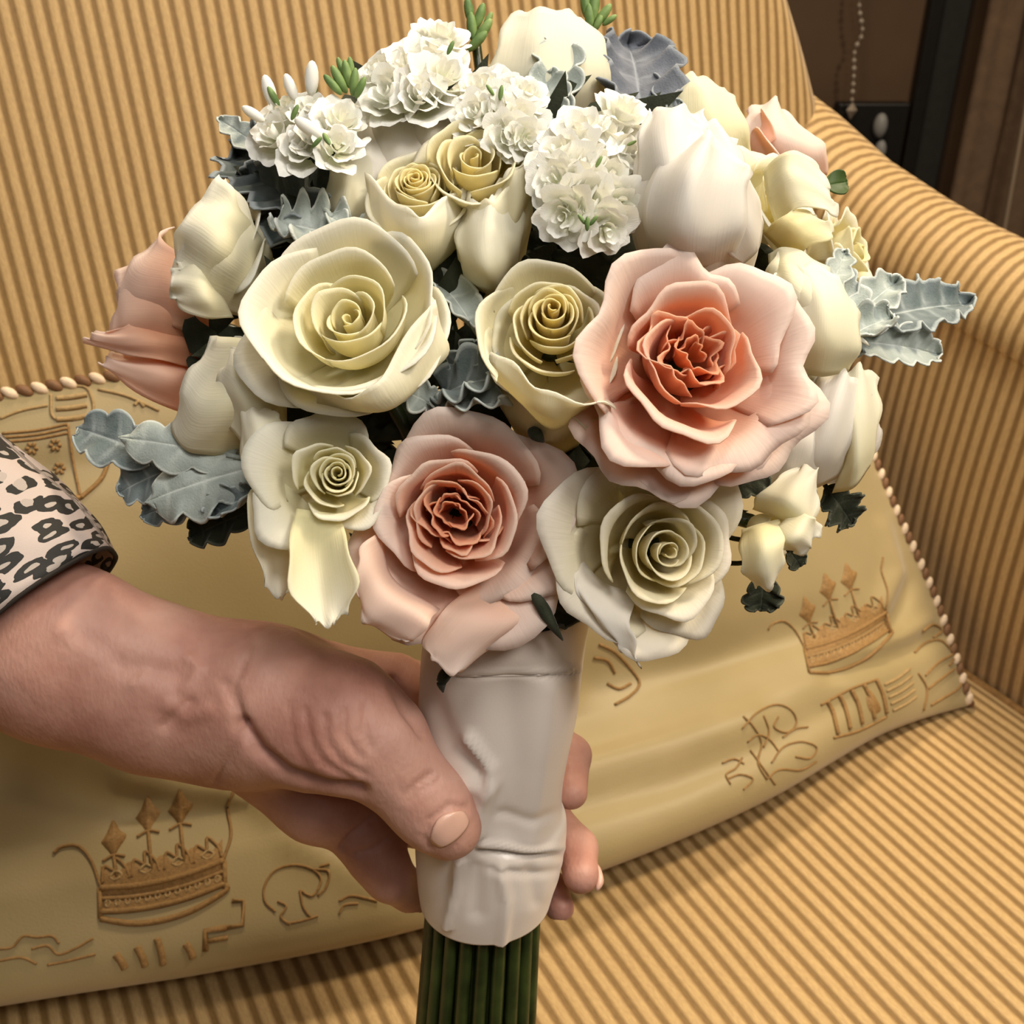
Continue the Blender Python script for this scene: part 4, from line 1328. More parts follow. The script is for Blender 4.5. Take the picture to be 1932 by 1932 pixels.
sheet(r, [[(900, 560, .42), (930, 560, .412), (960, 540, .415)], [(868, 500, .394), (925, 520, .382), (985, 470, .394)], [(862, 440, .392), (915, 450, .380), (985, 400, .392)], [(880, 380, .394), (920, 380, .386), (960, 340, .394)]], CREAM, .5, 1, seed=13)

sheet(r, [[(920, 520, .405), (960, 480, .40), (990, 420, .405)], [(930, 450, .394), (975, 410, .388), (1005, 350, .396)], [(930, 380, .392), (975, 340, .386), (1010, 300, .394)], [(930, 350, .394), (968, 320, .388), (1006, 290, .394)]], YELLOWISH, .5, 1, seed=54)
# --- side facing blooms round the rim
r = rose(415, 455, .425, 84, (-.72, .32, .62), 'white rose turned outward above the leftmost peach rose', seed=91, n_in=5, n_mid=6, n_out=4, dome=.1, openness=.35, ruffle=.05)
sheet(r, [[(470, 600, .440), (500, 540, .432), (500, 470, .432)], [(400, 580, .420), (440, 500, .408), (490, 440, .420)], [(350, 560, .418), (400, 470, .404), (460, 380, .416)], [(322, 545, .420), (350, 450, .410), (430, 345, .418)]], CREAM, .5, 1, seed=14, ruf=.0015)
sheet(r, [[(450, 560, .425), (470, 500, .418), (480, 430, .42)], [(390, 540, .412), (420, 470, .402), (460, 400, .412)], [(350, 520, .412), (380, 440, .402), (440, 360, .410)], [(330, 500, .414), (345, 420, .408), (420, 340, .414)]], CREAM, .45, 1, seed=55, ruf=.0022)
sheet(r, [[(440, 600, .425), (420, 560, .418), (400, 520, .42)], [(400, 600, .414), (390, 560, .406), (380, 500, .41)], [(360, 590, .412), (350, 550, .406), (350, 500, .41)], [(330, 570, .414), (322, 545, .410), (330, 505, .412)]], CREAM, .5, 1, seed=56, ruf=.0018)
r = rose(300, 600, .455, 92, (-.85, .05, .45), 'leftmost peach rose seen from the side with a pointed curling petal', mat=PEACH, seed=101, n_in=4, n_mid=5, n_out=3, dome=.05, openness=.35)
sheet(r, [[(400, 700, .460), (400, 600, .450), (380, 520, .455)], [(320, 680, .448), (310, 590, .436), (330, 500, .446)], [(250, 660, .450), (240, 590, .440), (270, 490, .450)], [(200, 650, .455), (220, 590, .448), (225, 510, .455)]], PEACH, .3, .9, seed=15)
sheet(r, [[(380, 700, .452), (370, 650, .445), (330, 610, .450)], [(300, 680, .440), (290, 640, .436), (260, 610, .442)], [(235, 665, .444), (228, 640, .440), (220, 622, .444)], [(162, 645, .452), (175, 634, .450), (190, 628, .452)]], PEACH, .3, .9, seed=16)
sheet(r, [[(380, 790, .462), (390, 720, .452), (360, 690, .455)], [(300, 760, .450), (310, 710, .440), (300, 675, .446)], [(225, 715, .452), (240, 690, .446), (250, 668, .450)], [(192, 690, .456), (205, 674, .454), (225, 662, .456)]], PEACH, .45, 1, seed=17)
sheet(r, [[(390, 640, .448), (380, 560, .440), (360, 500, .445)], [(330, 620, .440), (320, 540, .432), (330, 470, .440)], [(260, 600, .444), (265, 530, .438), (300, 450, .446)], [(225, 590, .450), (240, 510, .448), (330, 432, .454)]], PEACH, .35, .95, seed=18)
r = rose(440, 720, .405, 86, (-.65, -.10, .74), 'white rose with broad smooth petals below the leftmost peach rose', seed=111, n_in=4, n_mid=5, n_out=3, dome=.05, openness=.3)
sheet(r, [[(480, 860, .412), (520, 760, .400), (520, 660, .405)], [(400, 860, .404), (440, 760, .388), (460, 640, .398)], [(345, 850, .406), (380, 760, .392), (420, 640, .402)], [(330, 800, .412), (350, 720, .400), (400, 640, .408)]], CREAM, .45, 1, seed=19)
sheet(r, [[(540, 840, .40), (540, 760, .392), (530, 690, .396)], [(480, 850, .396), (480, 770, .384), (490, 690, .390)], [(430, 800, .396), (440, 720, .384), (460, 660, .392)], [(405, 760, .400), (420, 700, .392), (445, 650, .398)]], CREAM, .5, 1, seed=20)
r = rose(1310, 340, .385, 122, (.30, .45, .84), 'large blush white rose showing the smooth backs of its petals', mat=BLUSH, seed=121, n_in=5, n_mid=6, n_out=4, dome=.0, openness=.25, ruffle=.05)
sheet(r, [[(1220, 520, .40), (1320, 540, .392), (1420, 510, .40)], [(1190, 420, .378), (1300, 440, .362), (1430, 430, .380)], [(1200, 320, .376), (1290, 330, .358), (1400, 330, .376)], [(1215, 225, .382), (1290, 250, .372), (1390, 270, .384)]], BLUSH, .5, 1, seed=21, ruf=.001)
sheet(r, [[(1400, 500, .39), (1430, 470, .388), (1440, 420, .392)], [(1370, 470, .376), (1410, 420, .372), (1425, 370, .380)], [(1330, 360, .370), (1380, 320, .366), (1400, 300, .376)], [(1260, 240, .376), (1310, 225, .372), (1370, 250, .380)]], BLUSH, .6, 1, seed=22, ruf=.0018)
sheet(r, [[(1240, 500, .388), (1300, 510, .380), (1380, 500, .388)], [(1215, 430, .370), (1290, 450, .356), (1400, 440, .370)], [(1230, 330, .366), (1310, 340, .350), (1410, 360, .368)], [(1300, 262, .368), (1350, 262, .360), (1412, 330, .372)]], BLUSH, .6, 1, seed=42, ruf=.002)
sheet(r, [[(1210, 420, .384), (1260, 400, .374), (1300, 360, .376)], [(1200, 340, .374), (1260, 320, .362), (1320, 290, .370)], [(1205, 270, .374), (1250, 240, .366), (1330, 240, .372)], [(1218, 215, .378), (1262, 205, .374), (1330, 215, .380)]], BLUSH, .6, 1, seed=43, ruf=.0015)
r = rose(1035, 105, .455, 112, (.02, .86, .5), 'topmost cream rose half hidden by silver leaves', seed=131, n_in=5, n_mid=5, n_out=4, dome=.1, openness=.25)
sheet(r, [[(930, 240, .46), (1030, 250, .452), (1130, 230, .46)], [(915, 160, .446), (1030, 170, .436), (1150, 150, .446)], [(940, 80, .446), (1030, 80, .436), (1140, 80, .446)], [(960, 30, .452), (1030, 18, .446), (1100, 35, .452)]], CREAM, .6, 1, seed=23)
r = rose(1330, 215, .450, 92, (.45, .72, .5), 'cream rose behind the blush white rose at the upper right', seed=141, mat=YELLOWISH, n_in=4, n_mid=5, n_out=4, dome=.0, openness=.25)
sheet(r, [[(1300, 330, .46), (1370, 320, .452), (1420, 300, .46)], [(1260, 240, .448), (1340, 240, .438), (1410, 250, .448)], [(1265, 180, .450), (1330, 170, .440), (1390, 200, .450)], [(1275, 145, .456), (1325, 145, .450), (1370, 180, .456)]], CREAM, .4, .8, seed=24)
r = rose(1485, 255, .480, 78, (.70, .60, .35), 'pink tinged rose peeking out at the top right rim', mat=PEACH, seed=151, n_in=3, n_mid=4, n_out=4, dome=.0, openness=.3, tint_out=1.0)
sheet(r, [[(1430, 330, .49), (1500, 340, .484), (1560, 330, .49)], [(1410, 270, .478), (1480, 270, .470), (1560, 290, .480)], [(1405, 225, .480), (1460, 225, .474), (1540, 260, .482)], [(1410, 210, .484), (1460, 192, .482), (1500, 232, .486)]], PEACH, .8, 1.1, seed=25, ruf=.001)
r = rose(1490, 365, .420, 92, (.62, .30, .70), 'white open flower with green throat at the right rim', seed=161, n_in=3, n_mid=4, n_out=5, dome=-.2, openness=.5, ruffle=.04, tint_in=-.05)
sheet(r, [[(1470, 440, .415), (1450, 380, .410), (1440, 320, .412)], [(1500, 400, .402), (1490, 340, .398), (1480, 290, .402)], [(1550, 400, .404), (1540, 350, .402), (1520, 300, .406)], [(1575, 410, .410), (1570, 370, .408), (1545, 330, .412)]], CREAM, .5, 1, seed=26)
sheet(r, [[(1490, 500, .415), (1470, 470, .408), (1440, 440, .410)], [(1520, 470, .402), (1500, 430, .396), (1470, 410, .402)], [(1560, 460, .404), (1530, 410, .400), (1500, 400, .404)], [(1572, 440, .408), (1550, 415, .404), (1520, 405, .406)]], YELLOWISH, .2, .9, seed=27)
r = rose(1630, 470, .460, 86, (.80, .20, .52), 'white rose with folded petal edges at the far right rim', seed=171, n_in=4, n_mid=5, n_out=5, dome=.0, openness=.4, ruffle=.06)
r = rose(1530, 600, .405, 104, (.66, .10, .72), 'white rose wedged to the right of the widest peach rose', seed=181, n_in=4, n_mid=5, n_out=5, dome=-.05, openness=.35, ruffle=.04)
sheet(r, [[(1440, 540, .41), (1470, 600, .402), (1500, 680, .405)], [(1450, 500, .402), (1520, 560, .390), (1570, 650, .396)], [(1470, 480, .404), (1560, 530, .396), (1610, 640, .404)], [(1490, 490, .410), (1590, 560, .404), (1640, 660, .410)]], CREAM, .55, 1, seed=28)
sheet(r, [[(1500, 700, .405), (1550, 710, .40), (1600, 700, .405)], [(1500, 640, .395), (1560, 640, .388), (1620, 660, .398)], [(1500, 570, .394), (1560, 560, .388), (1620, 600, .400)], [(1480, 510, .40), (1540, 500, .396), (1600, 560, .404)]], CREAM, .5, .95, seed=46, ruf=.001)
sheet(r, [[(1430, 560, .408), (1450, 520, .404), (1450, 480, .408)], [(1470, 590, .400), (1490, 530, .392), (1480, 470, .402)], [(1500, 620, .398), (1530, 560, .392), (1520, 480, .402)], [(1530, 650, .402), (1570, 590, .398), (1560, 500, .406)]], CREAM, .5, 1, seed=47)
r = rose(1590, 800, .430, 108, (.75, -.15, .62), 'greyish white rose low on the right rim', mat=BLUSH, seed=191, n_in=4, n_mid=6, n_out=5, dome=.0, openness=.35, ruffle=.05)
sheet(r, [[(1520, 900, .43), (1560, 820, .422), (1560, 700, .43)], [(1560, 910, .422), (1600, 820, .412), (1600, 710, .42)], [(1610, 900, .426), (1645, 810, .418), (1640, 720, .426)], [(1640, 870, .434), (1660, 800, .428), (1650, 740, .432)]], BLUSH, .5, 1, seed=29, ruf=.001)
sheet(r, [[(1500, 930, .425), (1540, 920, .418), (1580, 900, .42)], [(1500, 880, .412), (1550, 860, .402), (1600, 850, .410)], [(1520, 800, .408), (1570, 780, .398), (1620, 790, .408)], [(1540, 720, .412), (1590, 700, .404), (1640, 740, .414)]], BLUSH, .5, 1, seed=44, ruf=.001)
sheet(r, [[(1570, 930, .425), (1610, 920, .418), (1640, 880, .424)], [(1590, 880, .416), (1620, 860, .408), (1655, 820, .418)], [(1590, 800, .412), (1620, 780, .406), (1660, 760, .418)], [(1570, 730, .414), (1610, 690, .412), (1655, 710, .420)]], CREAM, .5, .9, seed=45, ruf=.001)
sheet(r, [[(1440, 960, .42), (1480, 930, .412), (1520, 930, .415)], [(1440, 900, .410), (1490, 880, .402), (1540, 890, .408)], [(1450, 850, .406), (1500, 830, .398), (1560, 850, .406)], [(1470, 800, .410), (1520, 790, .404), (1570, 810, .412)]], BLUSH, .45, .85, seed=57)
r = rose(750, 265, .432, 112, (-.2, .72, .6), 'faint blush rose behind the small round yellowish rose', mat=BLUSH, seed=201, n_in=3, n_mid=4, n_out=5, dome=.0, openness=.25)
sheet(r, [[(660, 420, .43), (700, 430, .422), (740, 420, .42)], [(640, 340, .422), (690, 350, .410), (740, 350, .412)], [(645, 270, .424), (690, 280, .412), (740, 280, .414)], [(660, 220, .430), (700, 215, .424), (740, 225, .424)]], BLUSH, .6, 1, seed=30)
sheet(r, [[(740, 420, .42), (790, 400, .415), (840, 380, .42)], [(700, 340, .416), (780, 320, .408), (860, 310, .414)], [(670, 270, .420), (770, 240, .410), (860, 245, .418)], [(665, 215, .428), (760, 185, .422), (850, 200, .428)]], BLUSH, .45, .9, seed=51)
sheet(r, [[(620, 460, .42), (650, 450, .412), (690, 440, .415)], [(610, 390, .416), (650, 380, .404), (700, 380, .410)], [(625, 320, .418), (665, 310, .406), (715, 320, .412)], [(650, 270, .424), (690, 262, .418), (720, 280, .42)]], CREAM, .6, 1, seed=52)
sheet(r, [[(800, 330, .42), (850, 310, .412), (880, 290, .415)], [(770, 280, .414), (820, 260, .404), (880, 250, .41)], [(762, 240, .416), (810, 215, .408), (880, 215, .414)], [(770, 215, .422), (820, 198, .416), (870, 205, .42)]], BLUSH, .5, 1, seed=53)
r = rose(1470, 1010, .405, 70, (.55, -.35, .75), 'small white tulip shaped bloom beside the lower right cream rose', seed=211, n_in=3, n_mid=3, n_out=0, dome=.0, openness=.2)
sheet(r, [[(1420, 960, .405), (1470, 980, .398), (1500, 1010, .402)], [(1430, 930, .398), (1490, 950, .390), (1530, 990, .396)], [(1470, 900, .400), (1510, 915, .394), (1540, 960, .400)], [(1500, 885, .404), (1530, 882, .402), (1542, 900, .404)]], CREAM, .5, 1, seed=31)
sheet(r, [[(1400, 1000, .402), (1430, 990, .394), (1470, 980, .398)], [(1395, 1040, .392), (1440, 1030, .382), (1480, 1020, .388)], [(1400, 1080, .392), (1440, 1080, .384), (1475, 1060, .390)], [(1420, 1102, .396), (1445, 1110, .392), (1465, 1095, .396)]], CREAM, .35, .9, seed=32)
sheet(r, [[(1440, 1000, .400), (1470, 990, .394), (1500, 960, .398)], [(1470, 1030, .392), (1500, 1010, .386), (1525, 970, .392)], [(1490, 1040, .394), (1520, 1020, .390), (1540, 980, .396)], [(1500, 1048, .398), (1530, 1030, .396), (1545, 1000, .400)]], CREAM, .5, 1, seed=33)


# ------------------------------------------------------------------ ruffled stock flowers
STOCK = petal_mat('stock_petal', [(0, (.62, .70, .34)), (.2, (.86, .87, .70)), (.5, (.90, .90, .83)), (1, (.92, .91, .87))], trans=.22, vein=.2)
BUD = simple_mat('green_bud', (.24, .34, .11), .5, .4, 120, .2, col2=(.09, .17, .05))


def floret(par, px, py, d, rpx, axis, seed):
    rg = random.Random(seed); V_, F_, T_, A2 = [], [], [], []
    Rr = rpx * d / FPX; c = P(px, py, d); fr = np.array(frame(V3(axis), rg.uniform(0, 6)))
    k = 0
    for layer, (cnt, ra, zt, fl, w) in enumerate(((5, .80, -.30, .40, .78), (4, .58, -.05, .28, .85), (3, .34, .10, .18, 1.0), (2, .15, .12, .1, 1.2))):
        for i in range(cnt):
            q = dict(az=2 * math.pi * i / cnt + rg.uniform(-.3, .3) + layer * .6, w=w, r=Rr * ra * rg.uniform(.85, 1.1), zt=Rr * zt, H=Rr * (.9 - layer * .05), flare=fl * 1.3, cv=.55, curl=rg.uniform(0, .4), round=.26, point=-.05, ruffle=.085, lip=.03, t0=.1, t1=1.0, spiral=.1, r0=.2)
            p_, t_, a_ = petal_verts(q, 11, 9, rg)
            F_ += [tuple(len(V_) + x for x in f) for f in gridfaces(11, 9)]
            V_ += list(c + p_ @ fr); T_ += list(t_); A2 += list(a_ + k); k += 2
    return mk('floret', V_, F_, STOCK, par, {'tint': T_, 'across': A2})


def stock(label, centre, florets, buds, axis, seed, white=()):
    base = P(*centre)
    par = empty('stock_flower', base, label, 'flower', 'stock flowers of the bridal bouquet')
    ez = nrm(V3(axis)); stem_to(par, base, ez, .0024)
    for i, (x, y, r_) in enumerate(florets):
        d = dd(x, y, centre[3] if len(centre) > 3 else .005)
        a = nrm(np.array([(x - centre[0]) / 160, (centre[1] - y) / 160 + .25, .9]))
        floret(par, x, y, d, r_ * 1.22, a, seed + i)
        m = MB(); m.tube([base, P(x, y, d + .012)], .0009, 5); m.build('pedicel', BUD, par)
    rg = random.Random(seed)
    for x, y, L_, an in buds:
        d = dd(x, y, (centre[3] if len(centre) > 3 else .005) - .004)
        m = MB(); a = math.radians(an); ax = nrm(V3((math.cos(a), math.sin(a), .35))); e1 = nrm(np.cross(ax, F)); fr = np.array([e1, np.cross(ax, e1), ax])
        m.ball(P(x, y, d), L_ * d / FPX, 8, 8, (.34, .34, 1), fr)
        m.build('bud', BUD, par)
    for x, y, L_, an in white:
        d = dd(x, y, centre[3] - .006)
        m = MB(); a = math.radians(an); ax = nrm(V3((math.cos(a), math.sin(a), .3))); e1 = nrm(np.cross(ax, F)); fr = np.array([e1, np.cross(ax, e1), ax])
        m.ball(P(x, y, d), L_ * d / FPX, 10, 8, (.42, .42, 1), fr)
        tag(m.build('bud', STOCK, par, attrs={'tint': [.95] * len(m.v), 'across': [0.0] * len(m.v)}), 'white unopened bud')
    return par


def P(x, y, d, *_): return CAM + d * (F + R * ((x - 966) / FPX) + U * ((966 - y) / FPX))


stock('white stock flower with green buds at the upper left rim', (590, 250, .455, .0), [(530, 195, 46), (600, 235, 42), (650, 210, 44), (500, 245, 42), (560, 265, 40), (640, 268, 36), (590, 190, 36)],
      [(590, 150, 26, 100), (516, 182, 20, 120), (556, 212, 16, 60), (616, 262, 16, -60), (598, 268, 14, 40)], (-.5, .8, .4), 301, [(508, 172, 30, 105), (588, 148, 32, 85), (548, 165, 26, 110), (478, 215, 24, 150), (584, 242, 32, 150)])
stock('white stock flower with a green bud tip along the top left rim', (780, 150, .470, .0), [(760, 110, 62), (820, 80, 60), (720, 165, 52), (850, 130, 50), (790, 170, 46), (700, 125, 36), (840, 45, 40)],
      [(640, 150, 28, 120), (655, 140, 26, 100), (668, 155, 26, 80), (628, 160, 24, 135), (680, 165, 22, 60), (850, 90, 14, 60), (662, 128, 20, 95), (644, 128, 20, 110)], (-.2, .9, .4), 321)
stock('small white stock flower between the topmost cream rose and pale yellow rose', (945, 190, .450, .004), [(900, 150, 46), (965, 165, 46), (930, 205, 44), (985, 215, 42), (890, 205, 40), (1000, 165, 34), (960, 255, 36), (1000, 260, 30)],
      [(945, 175, 14, 80), (925, 170, 12, 130)], (0, .9, .4), 341)
stock('largest crisp white stock flower in front of the silver leaves', (1110, 300, .420, -.008), [(1095, 225, 62), (1165, 235, 62), (1050, 275, 54), (1120, 295, 54), (1185, 185, 46), (1080, 340, 54), (1160, 330, 50), (1040, 335, 42), (1110, 395, 48), (1180, 395, 44), (1060, 410, 42), (1200, 290, 40), (1150, 440, 42)],
      [(1108, 422, 14, 90), (1098, 414, 12, 130), (1120, 416, 12, 50), (1130, 305, 12, 60), (1192, 270, 10, 20)], (.1, .7, .6), 361)


def budtip(label, centre, buds, axis):
    base = P(*centre); par = empty('stock_bud_tip', base, label, 'bud', 'green bud tips of the bridal bouquet')
    stem_to(par, base, nrm(V3(axis)), .0022)
    for x, y, L_, an in buds:
        d = centre[2] - .006; m = MB(); a = math.radians(an); ax = nrm(V3((math.cos(a), math.sin(a), .3))); e1 = nrm(np.cross(ax, F)); fr = np.array([e1, np.cross(ax, e1), ax])
        m.ball(P(x, y, d), L_ * d / FPX, 8, 8, (.38, .38, 1), fr); m.build('bud', BUD, par)
    return par


budtip('green bud tip left of the topmost cream rose', (895, 55, .475), [(885, 20, 24, 100), (905, 30, 24, 70), (890, 50, 26, 95), (912, 58, 26, 50), (900, 78, 26, 40), (920, 40, 18, 60)], (-.1, .95, .3))
budtip('green bud tip right of the topmost cream rose', (1118, 40, .480), [(1105, 10, 26, 100), (1120, 16, 28, 80), (1138, 28, 24, 50), (1112, 32, 24, 95), (1150, 38, 16, 30), (1128, 44, 18, 60)], (.1, .95, .3))

# ------------------------------------------------------------------ silver (dusty miller) leaves
def leaf_mat(name, c0, c1, edge):
    m, nt, out = nodemat(name); L = nt.links.new
    tc = N(nt, 'ShaderNodeTexCoord'); n1 = N(nt, 'ShaderNodeTexNoise', in_Scale=120.0, in_Detail=3.0); L(tc.outputs['Object'], n1.inputs['Vector'])
    r = ramp(nt, [(.3, c0), (.7, c1)]); L(n1.outputs[0], r.inputs[0])
    at = N(nt, 'ShaderNodeAttribute', attribute_name='vein')
    mx = N(nt, 'ShaderNodeMix', data_type='RGBA'); L(at.outputs['Fac'], mx.inputs[0]); L(r.outputs[0], mx.inputs[6]); mx.inputs[7].default_value = (*edge, 1)
    p = N(nt, 'ShaderNodeBsdfPrincipled', in_Roughness=.85); p.inputs['Sheen Weight'].default_value = .15; p.inputs['Sheen Roughness'].default_value = .4
    p.inputs['Specular IOR Level'].default_value = .2
    L(mx.outputs[2], p.inputs['Base Color'])
    n2 = N(nt, 'ShaderNodeTexNoise', in_Scale=1200.0); L(tc.outputs['Object'], n2.inputs['Vector'])
    bp = N(nt, 'ShaderNodeBump', in_Strength=.4, in_Distance=.0006); L(n2.outputs[0], bp.inputs['Height']); L(bp.outputs[0], p.inputs['Normal'])
    L(p.outputs[0], out.inputs[0]); return m


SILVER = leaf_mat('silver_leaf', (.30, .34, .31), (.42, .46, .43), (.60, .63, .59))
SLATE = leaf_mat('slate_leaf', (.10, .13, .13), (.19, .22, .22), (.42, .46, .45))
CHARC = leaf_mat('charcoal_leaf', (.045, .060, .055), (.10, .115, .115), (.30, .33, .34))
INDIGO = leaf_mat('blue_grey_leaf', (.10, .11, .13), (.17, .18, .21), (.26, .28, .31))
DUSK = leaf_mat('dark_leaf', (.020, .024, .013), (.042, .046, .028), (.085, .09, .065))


def leaf(label, base, tip, wpx, mat, lobes=4, depth=.42, bend=.25, cupf=.25, face=(0, 0, 1), name='silver_leaf', seed=1, curl=.12, group=None, cat='leaf', stalk=True, teeth=0):
    """lobed felted leaf from base pixel to tip pixel"""
    rg = random.Random(seed)
    a = P(*base); b = P(*tip); dirv = nrm(b - a); Ln = np.linalg.norm(b - a)
    fz = nrm(V3(face)); side = nrm(np.cross(dirv, fz)); nor = np.cross(side, dirv)
    W = wpx * base[2] / FPX * .5
    nu_, nv_ = 33, 48
    V_ = []; ve = []
    ph = rg.uniform(0, 1)
    for j in range(nv_):
        v = j / (nv_ - 1)
        env = math.sin(math.pi * min(1, .06 + .94 * v ** .85)) ** .6 * (1 if v < .8 else 1)
        lob = (1 - depth) + depth * abs(math.cos(math.pi * lobes * (v - .08))) ** .75
        for i in range(nu_):
            u = -1 + 2 * i / (nu_ - 1)
            sc_ = 1 + .09 * math.sin(v * 60 + (3 if u > 0 else 0)) * abs(u) * teeth
            x = u * W * env * (lob if abs(u) > .02 else 1) * sc_
            y = v * Ln + abs(u) ** 1.3 * W * .45 * (env - .3) - .35 * W * env * abs(u)* (v > .9)
            veinp = math.cos(math.pi * lobes * (v - .08 - abs(u) * .04)) ** 2
            z = -bend * Ln * (v - .4) ** 2 * 1.2 + cupf * W * u * u + curl * W * math.sin(v * lobes * 6.28 + (u > 0) * 1.5 + ph * 6) * abs(u) ** 1.5
            z += -.05 * W * math.exp(-(u / .07) ** 2) + .05 * W * (1 - veinp) * abs(u)
            V_.append(a + dirv * y + side * x + nor * z)
            ve.append(max(math.exp(-(u / .05) ** 2), .55 * math.exp(-((veinp - 1) / .05) ** 2) * (1 - abs(u)), .8 * (abs(u) > .93)))
    par = empty(name, a, label, cat, group or 'leaves of the bridal bouquet')
    mk('leaf_blade', V_, gridfaces(nu_, nv_), mat, par, {'vein': ve}, solid=.0008)
    if stalk:
        m = MB(); m.tube(catmull([a + dirv * Ln * .06 - nor * .0008, a - dirv * .006 + F * .004, a * .88 + P(935, 900, .47) * .12 + F * .012, a * .7 + P(935, 900, .47) * .3 + F * .012], 12), .0011, 6)
        m.build('leaf_stalk', mat, par)
    return par


D = leaf
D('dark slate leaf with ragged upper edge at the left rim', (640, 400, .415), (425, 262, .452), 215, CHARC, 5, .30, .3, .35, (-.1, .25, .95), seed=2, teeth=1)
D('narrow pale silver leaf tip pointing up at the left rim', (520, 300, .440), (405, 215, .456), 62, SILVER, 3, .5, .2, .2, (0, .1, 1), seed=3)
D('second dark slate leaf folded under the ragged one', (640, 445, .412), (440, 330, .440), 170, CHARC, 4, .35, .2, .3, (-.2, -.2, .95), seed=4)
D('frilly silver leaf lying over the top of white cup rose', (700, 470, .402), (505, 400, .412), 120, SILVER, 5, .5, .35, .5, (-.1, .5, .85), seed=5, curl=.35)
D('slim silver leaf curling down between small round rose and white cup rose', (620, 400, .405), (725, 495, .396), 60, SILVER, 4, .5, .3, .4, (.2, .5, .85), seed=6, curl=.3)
D('olive green leaf tucked beside the outward turned white rose', (540, 460, .425), (478, 415, .432), 60, DUSK, 2, .2, .2, .2, seed=7)
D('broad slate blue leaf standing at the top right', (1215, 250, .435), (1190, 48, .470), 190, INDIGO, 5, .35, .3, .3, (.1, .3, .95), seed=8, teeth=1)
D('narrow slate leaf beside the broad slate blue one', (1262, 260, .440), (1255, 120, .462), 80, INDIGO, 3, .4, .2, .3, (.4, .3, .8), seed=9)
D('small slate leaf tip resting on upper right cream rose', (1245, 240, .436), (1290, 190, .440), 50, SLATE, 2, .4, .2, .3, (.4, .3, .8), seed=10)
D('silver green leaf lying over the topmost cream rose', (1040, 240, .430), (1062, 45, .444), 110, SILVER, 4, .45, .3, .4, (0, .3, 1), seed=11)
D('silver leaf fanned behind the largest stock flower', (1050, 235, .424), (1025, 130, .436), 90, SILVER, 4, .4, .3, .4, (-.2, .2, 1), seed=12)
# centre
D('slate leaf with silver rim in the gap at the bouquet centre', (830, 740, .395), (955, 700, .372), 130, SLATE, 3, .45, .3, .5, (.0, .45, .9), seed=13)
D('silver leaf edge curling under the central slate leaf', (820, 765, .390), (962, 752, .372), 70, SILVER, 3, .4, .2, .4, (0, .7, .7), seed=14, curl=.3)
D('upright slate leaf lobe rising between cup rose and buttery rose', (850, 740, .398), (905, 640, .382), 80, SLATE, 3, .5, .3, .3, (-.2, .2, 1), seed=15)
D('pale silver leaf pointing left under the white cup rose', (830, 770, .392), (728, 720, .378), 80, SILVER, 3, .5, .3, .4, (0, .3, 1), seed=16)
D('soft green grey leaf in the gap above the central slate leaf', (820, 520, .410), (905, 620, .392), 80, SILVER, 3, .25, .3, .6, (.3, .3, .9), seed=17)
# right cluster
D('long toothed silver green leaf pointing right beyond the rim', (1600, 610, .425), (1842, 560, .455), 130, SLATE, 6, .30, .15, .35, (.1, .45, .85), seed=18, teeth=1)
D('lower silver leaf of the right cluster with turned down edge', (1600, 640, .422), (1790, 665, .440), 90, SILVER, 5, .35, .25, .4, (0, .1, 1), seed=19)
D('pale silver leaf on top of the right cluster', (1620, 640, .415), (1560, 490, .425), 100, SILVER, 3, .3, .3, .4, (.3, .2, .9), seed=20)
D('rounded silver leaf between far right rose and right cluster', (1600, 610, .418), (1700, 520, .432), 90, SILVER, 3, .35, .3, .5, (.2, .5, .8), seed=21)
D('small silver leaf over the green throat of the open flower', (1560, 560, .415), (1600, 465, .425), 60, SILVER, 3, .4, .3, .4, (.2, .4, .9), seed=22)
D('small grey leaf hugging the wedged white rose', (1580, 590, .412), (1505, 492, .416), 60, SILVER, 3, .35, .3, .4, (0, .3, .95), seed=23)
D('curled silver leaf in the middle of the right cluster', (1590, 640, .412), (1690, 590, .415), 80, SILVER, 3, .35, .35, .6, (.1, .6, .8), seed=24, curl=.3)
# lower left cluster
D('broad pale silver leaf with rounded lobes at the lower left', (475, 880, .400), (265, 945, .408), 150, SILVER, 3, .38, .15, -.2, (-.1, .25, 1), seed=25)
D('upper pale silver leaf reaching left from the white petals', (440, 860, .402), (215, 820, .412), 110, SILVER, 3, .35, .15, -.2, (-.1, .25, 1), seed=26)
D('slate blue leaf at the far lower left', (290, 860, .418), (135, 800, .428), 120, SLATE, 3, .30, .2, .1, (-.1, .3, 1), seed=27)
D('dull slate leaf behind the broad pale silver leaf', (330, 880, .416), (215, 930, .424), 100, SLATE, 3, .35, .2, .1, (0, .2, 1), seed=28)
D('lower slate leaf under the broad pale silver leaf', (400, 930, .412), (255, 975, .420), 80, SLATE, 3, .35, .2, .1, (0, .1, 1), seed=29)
D('dark leaf hanging below the lower left cluster', (480, 960, .410), (350, 1015, .420), 90, DUSK, 3, .35, .2, .3, (0, .2, 1), seed=30)
D('small curled grey leaf against the spiral eye rose', (480, 930, .400), (392, 975, .406), 66, SLATE, 3, .30, .2, .7, (0, .5, .9), seed=31, curl=.3)
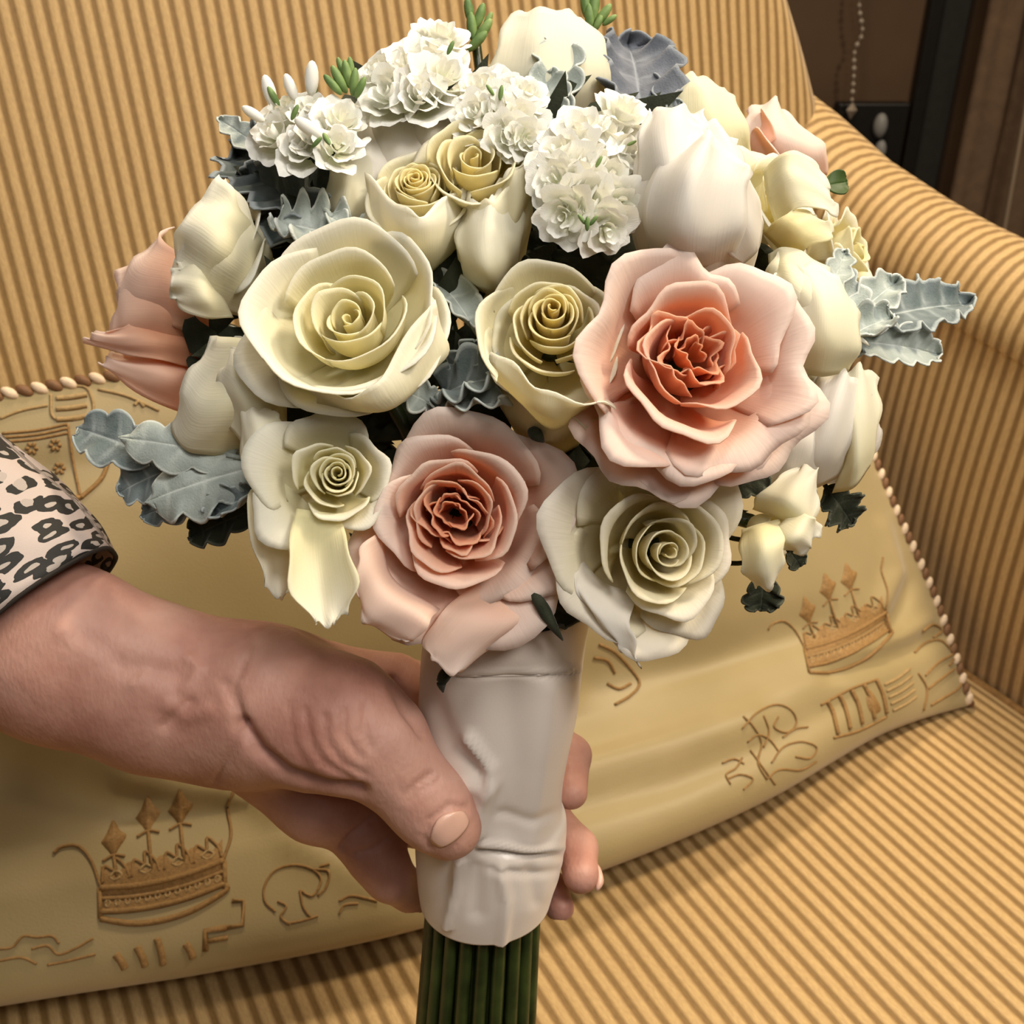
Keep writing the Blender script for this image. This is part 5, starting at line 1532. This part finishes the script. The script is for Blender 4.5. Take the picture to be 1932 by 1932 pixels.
# dark leaves round the lower edge
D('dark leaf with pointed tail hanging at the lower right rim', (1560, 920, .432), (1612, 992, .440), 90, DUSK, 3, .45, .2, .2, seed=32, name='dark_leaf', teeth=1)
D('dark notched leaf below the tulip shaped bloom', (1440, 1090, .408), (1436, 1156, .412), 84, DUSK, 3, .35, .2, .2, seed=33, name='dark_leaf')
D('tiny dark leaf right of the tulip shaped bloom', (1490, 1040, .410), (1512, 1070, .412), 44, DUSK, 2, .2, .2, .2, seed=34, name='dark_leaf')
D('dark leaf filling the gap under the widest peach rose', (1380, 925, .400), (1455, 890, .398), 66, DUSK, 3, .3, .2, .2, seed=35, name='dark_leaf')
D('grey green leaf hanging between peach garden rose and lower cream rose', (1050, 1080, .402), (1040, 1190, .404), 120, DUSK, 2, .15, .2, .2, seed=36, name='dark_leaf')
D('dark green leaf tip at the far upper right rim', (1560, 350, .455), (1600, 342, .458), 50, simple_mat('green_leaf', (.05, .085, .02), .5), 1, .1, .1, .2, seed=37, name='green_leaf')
# long dark sepals
for i, (pts, lb) in enumerate((([(1000, 1110, .392), (1020, 1140, .390), (1040, 1175, .392), (1062, 1208, .396)], 'long dark sepal hanging over the ribbon top'),
                               ([(858, 1262, .404), (842, 1270, .402), (833, 1288, .402), (836, 1306, .404)], 'small curled dark sepal lying on the white ribbon'),
                               ([(1000, 812, .378), (1012, 820, .376), (1026, 834, .378)], 'black sepal tip in the gap above peach garden rose'))):
    m = MB(); q = catmull([P(*p) for p in pts], 14); m.tube(q, [.0022 * math.sin(math.pi * (.15 + .84 * k / 13)) + .0003 for k in range(14)], 8)
    tag(m.build('sepal', DUSK), lb, 'leaf', 'dark sepals of the bridal bouquet')
# unseen backing greenery that fills the core of the bouquet
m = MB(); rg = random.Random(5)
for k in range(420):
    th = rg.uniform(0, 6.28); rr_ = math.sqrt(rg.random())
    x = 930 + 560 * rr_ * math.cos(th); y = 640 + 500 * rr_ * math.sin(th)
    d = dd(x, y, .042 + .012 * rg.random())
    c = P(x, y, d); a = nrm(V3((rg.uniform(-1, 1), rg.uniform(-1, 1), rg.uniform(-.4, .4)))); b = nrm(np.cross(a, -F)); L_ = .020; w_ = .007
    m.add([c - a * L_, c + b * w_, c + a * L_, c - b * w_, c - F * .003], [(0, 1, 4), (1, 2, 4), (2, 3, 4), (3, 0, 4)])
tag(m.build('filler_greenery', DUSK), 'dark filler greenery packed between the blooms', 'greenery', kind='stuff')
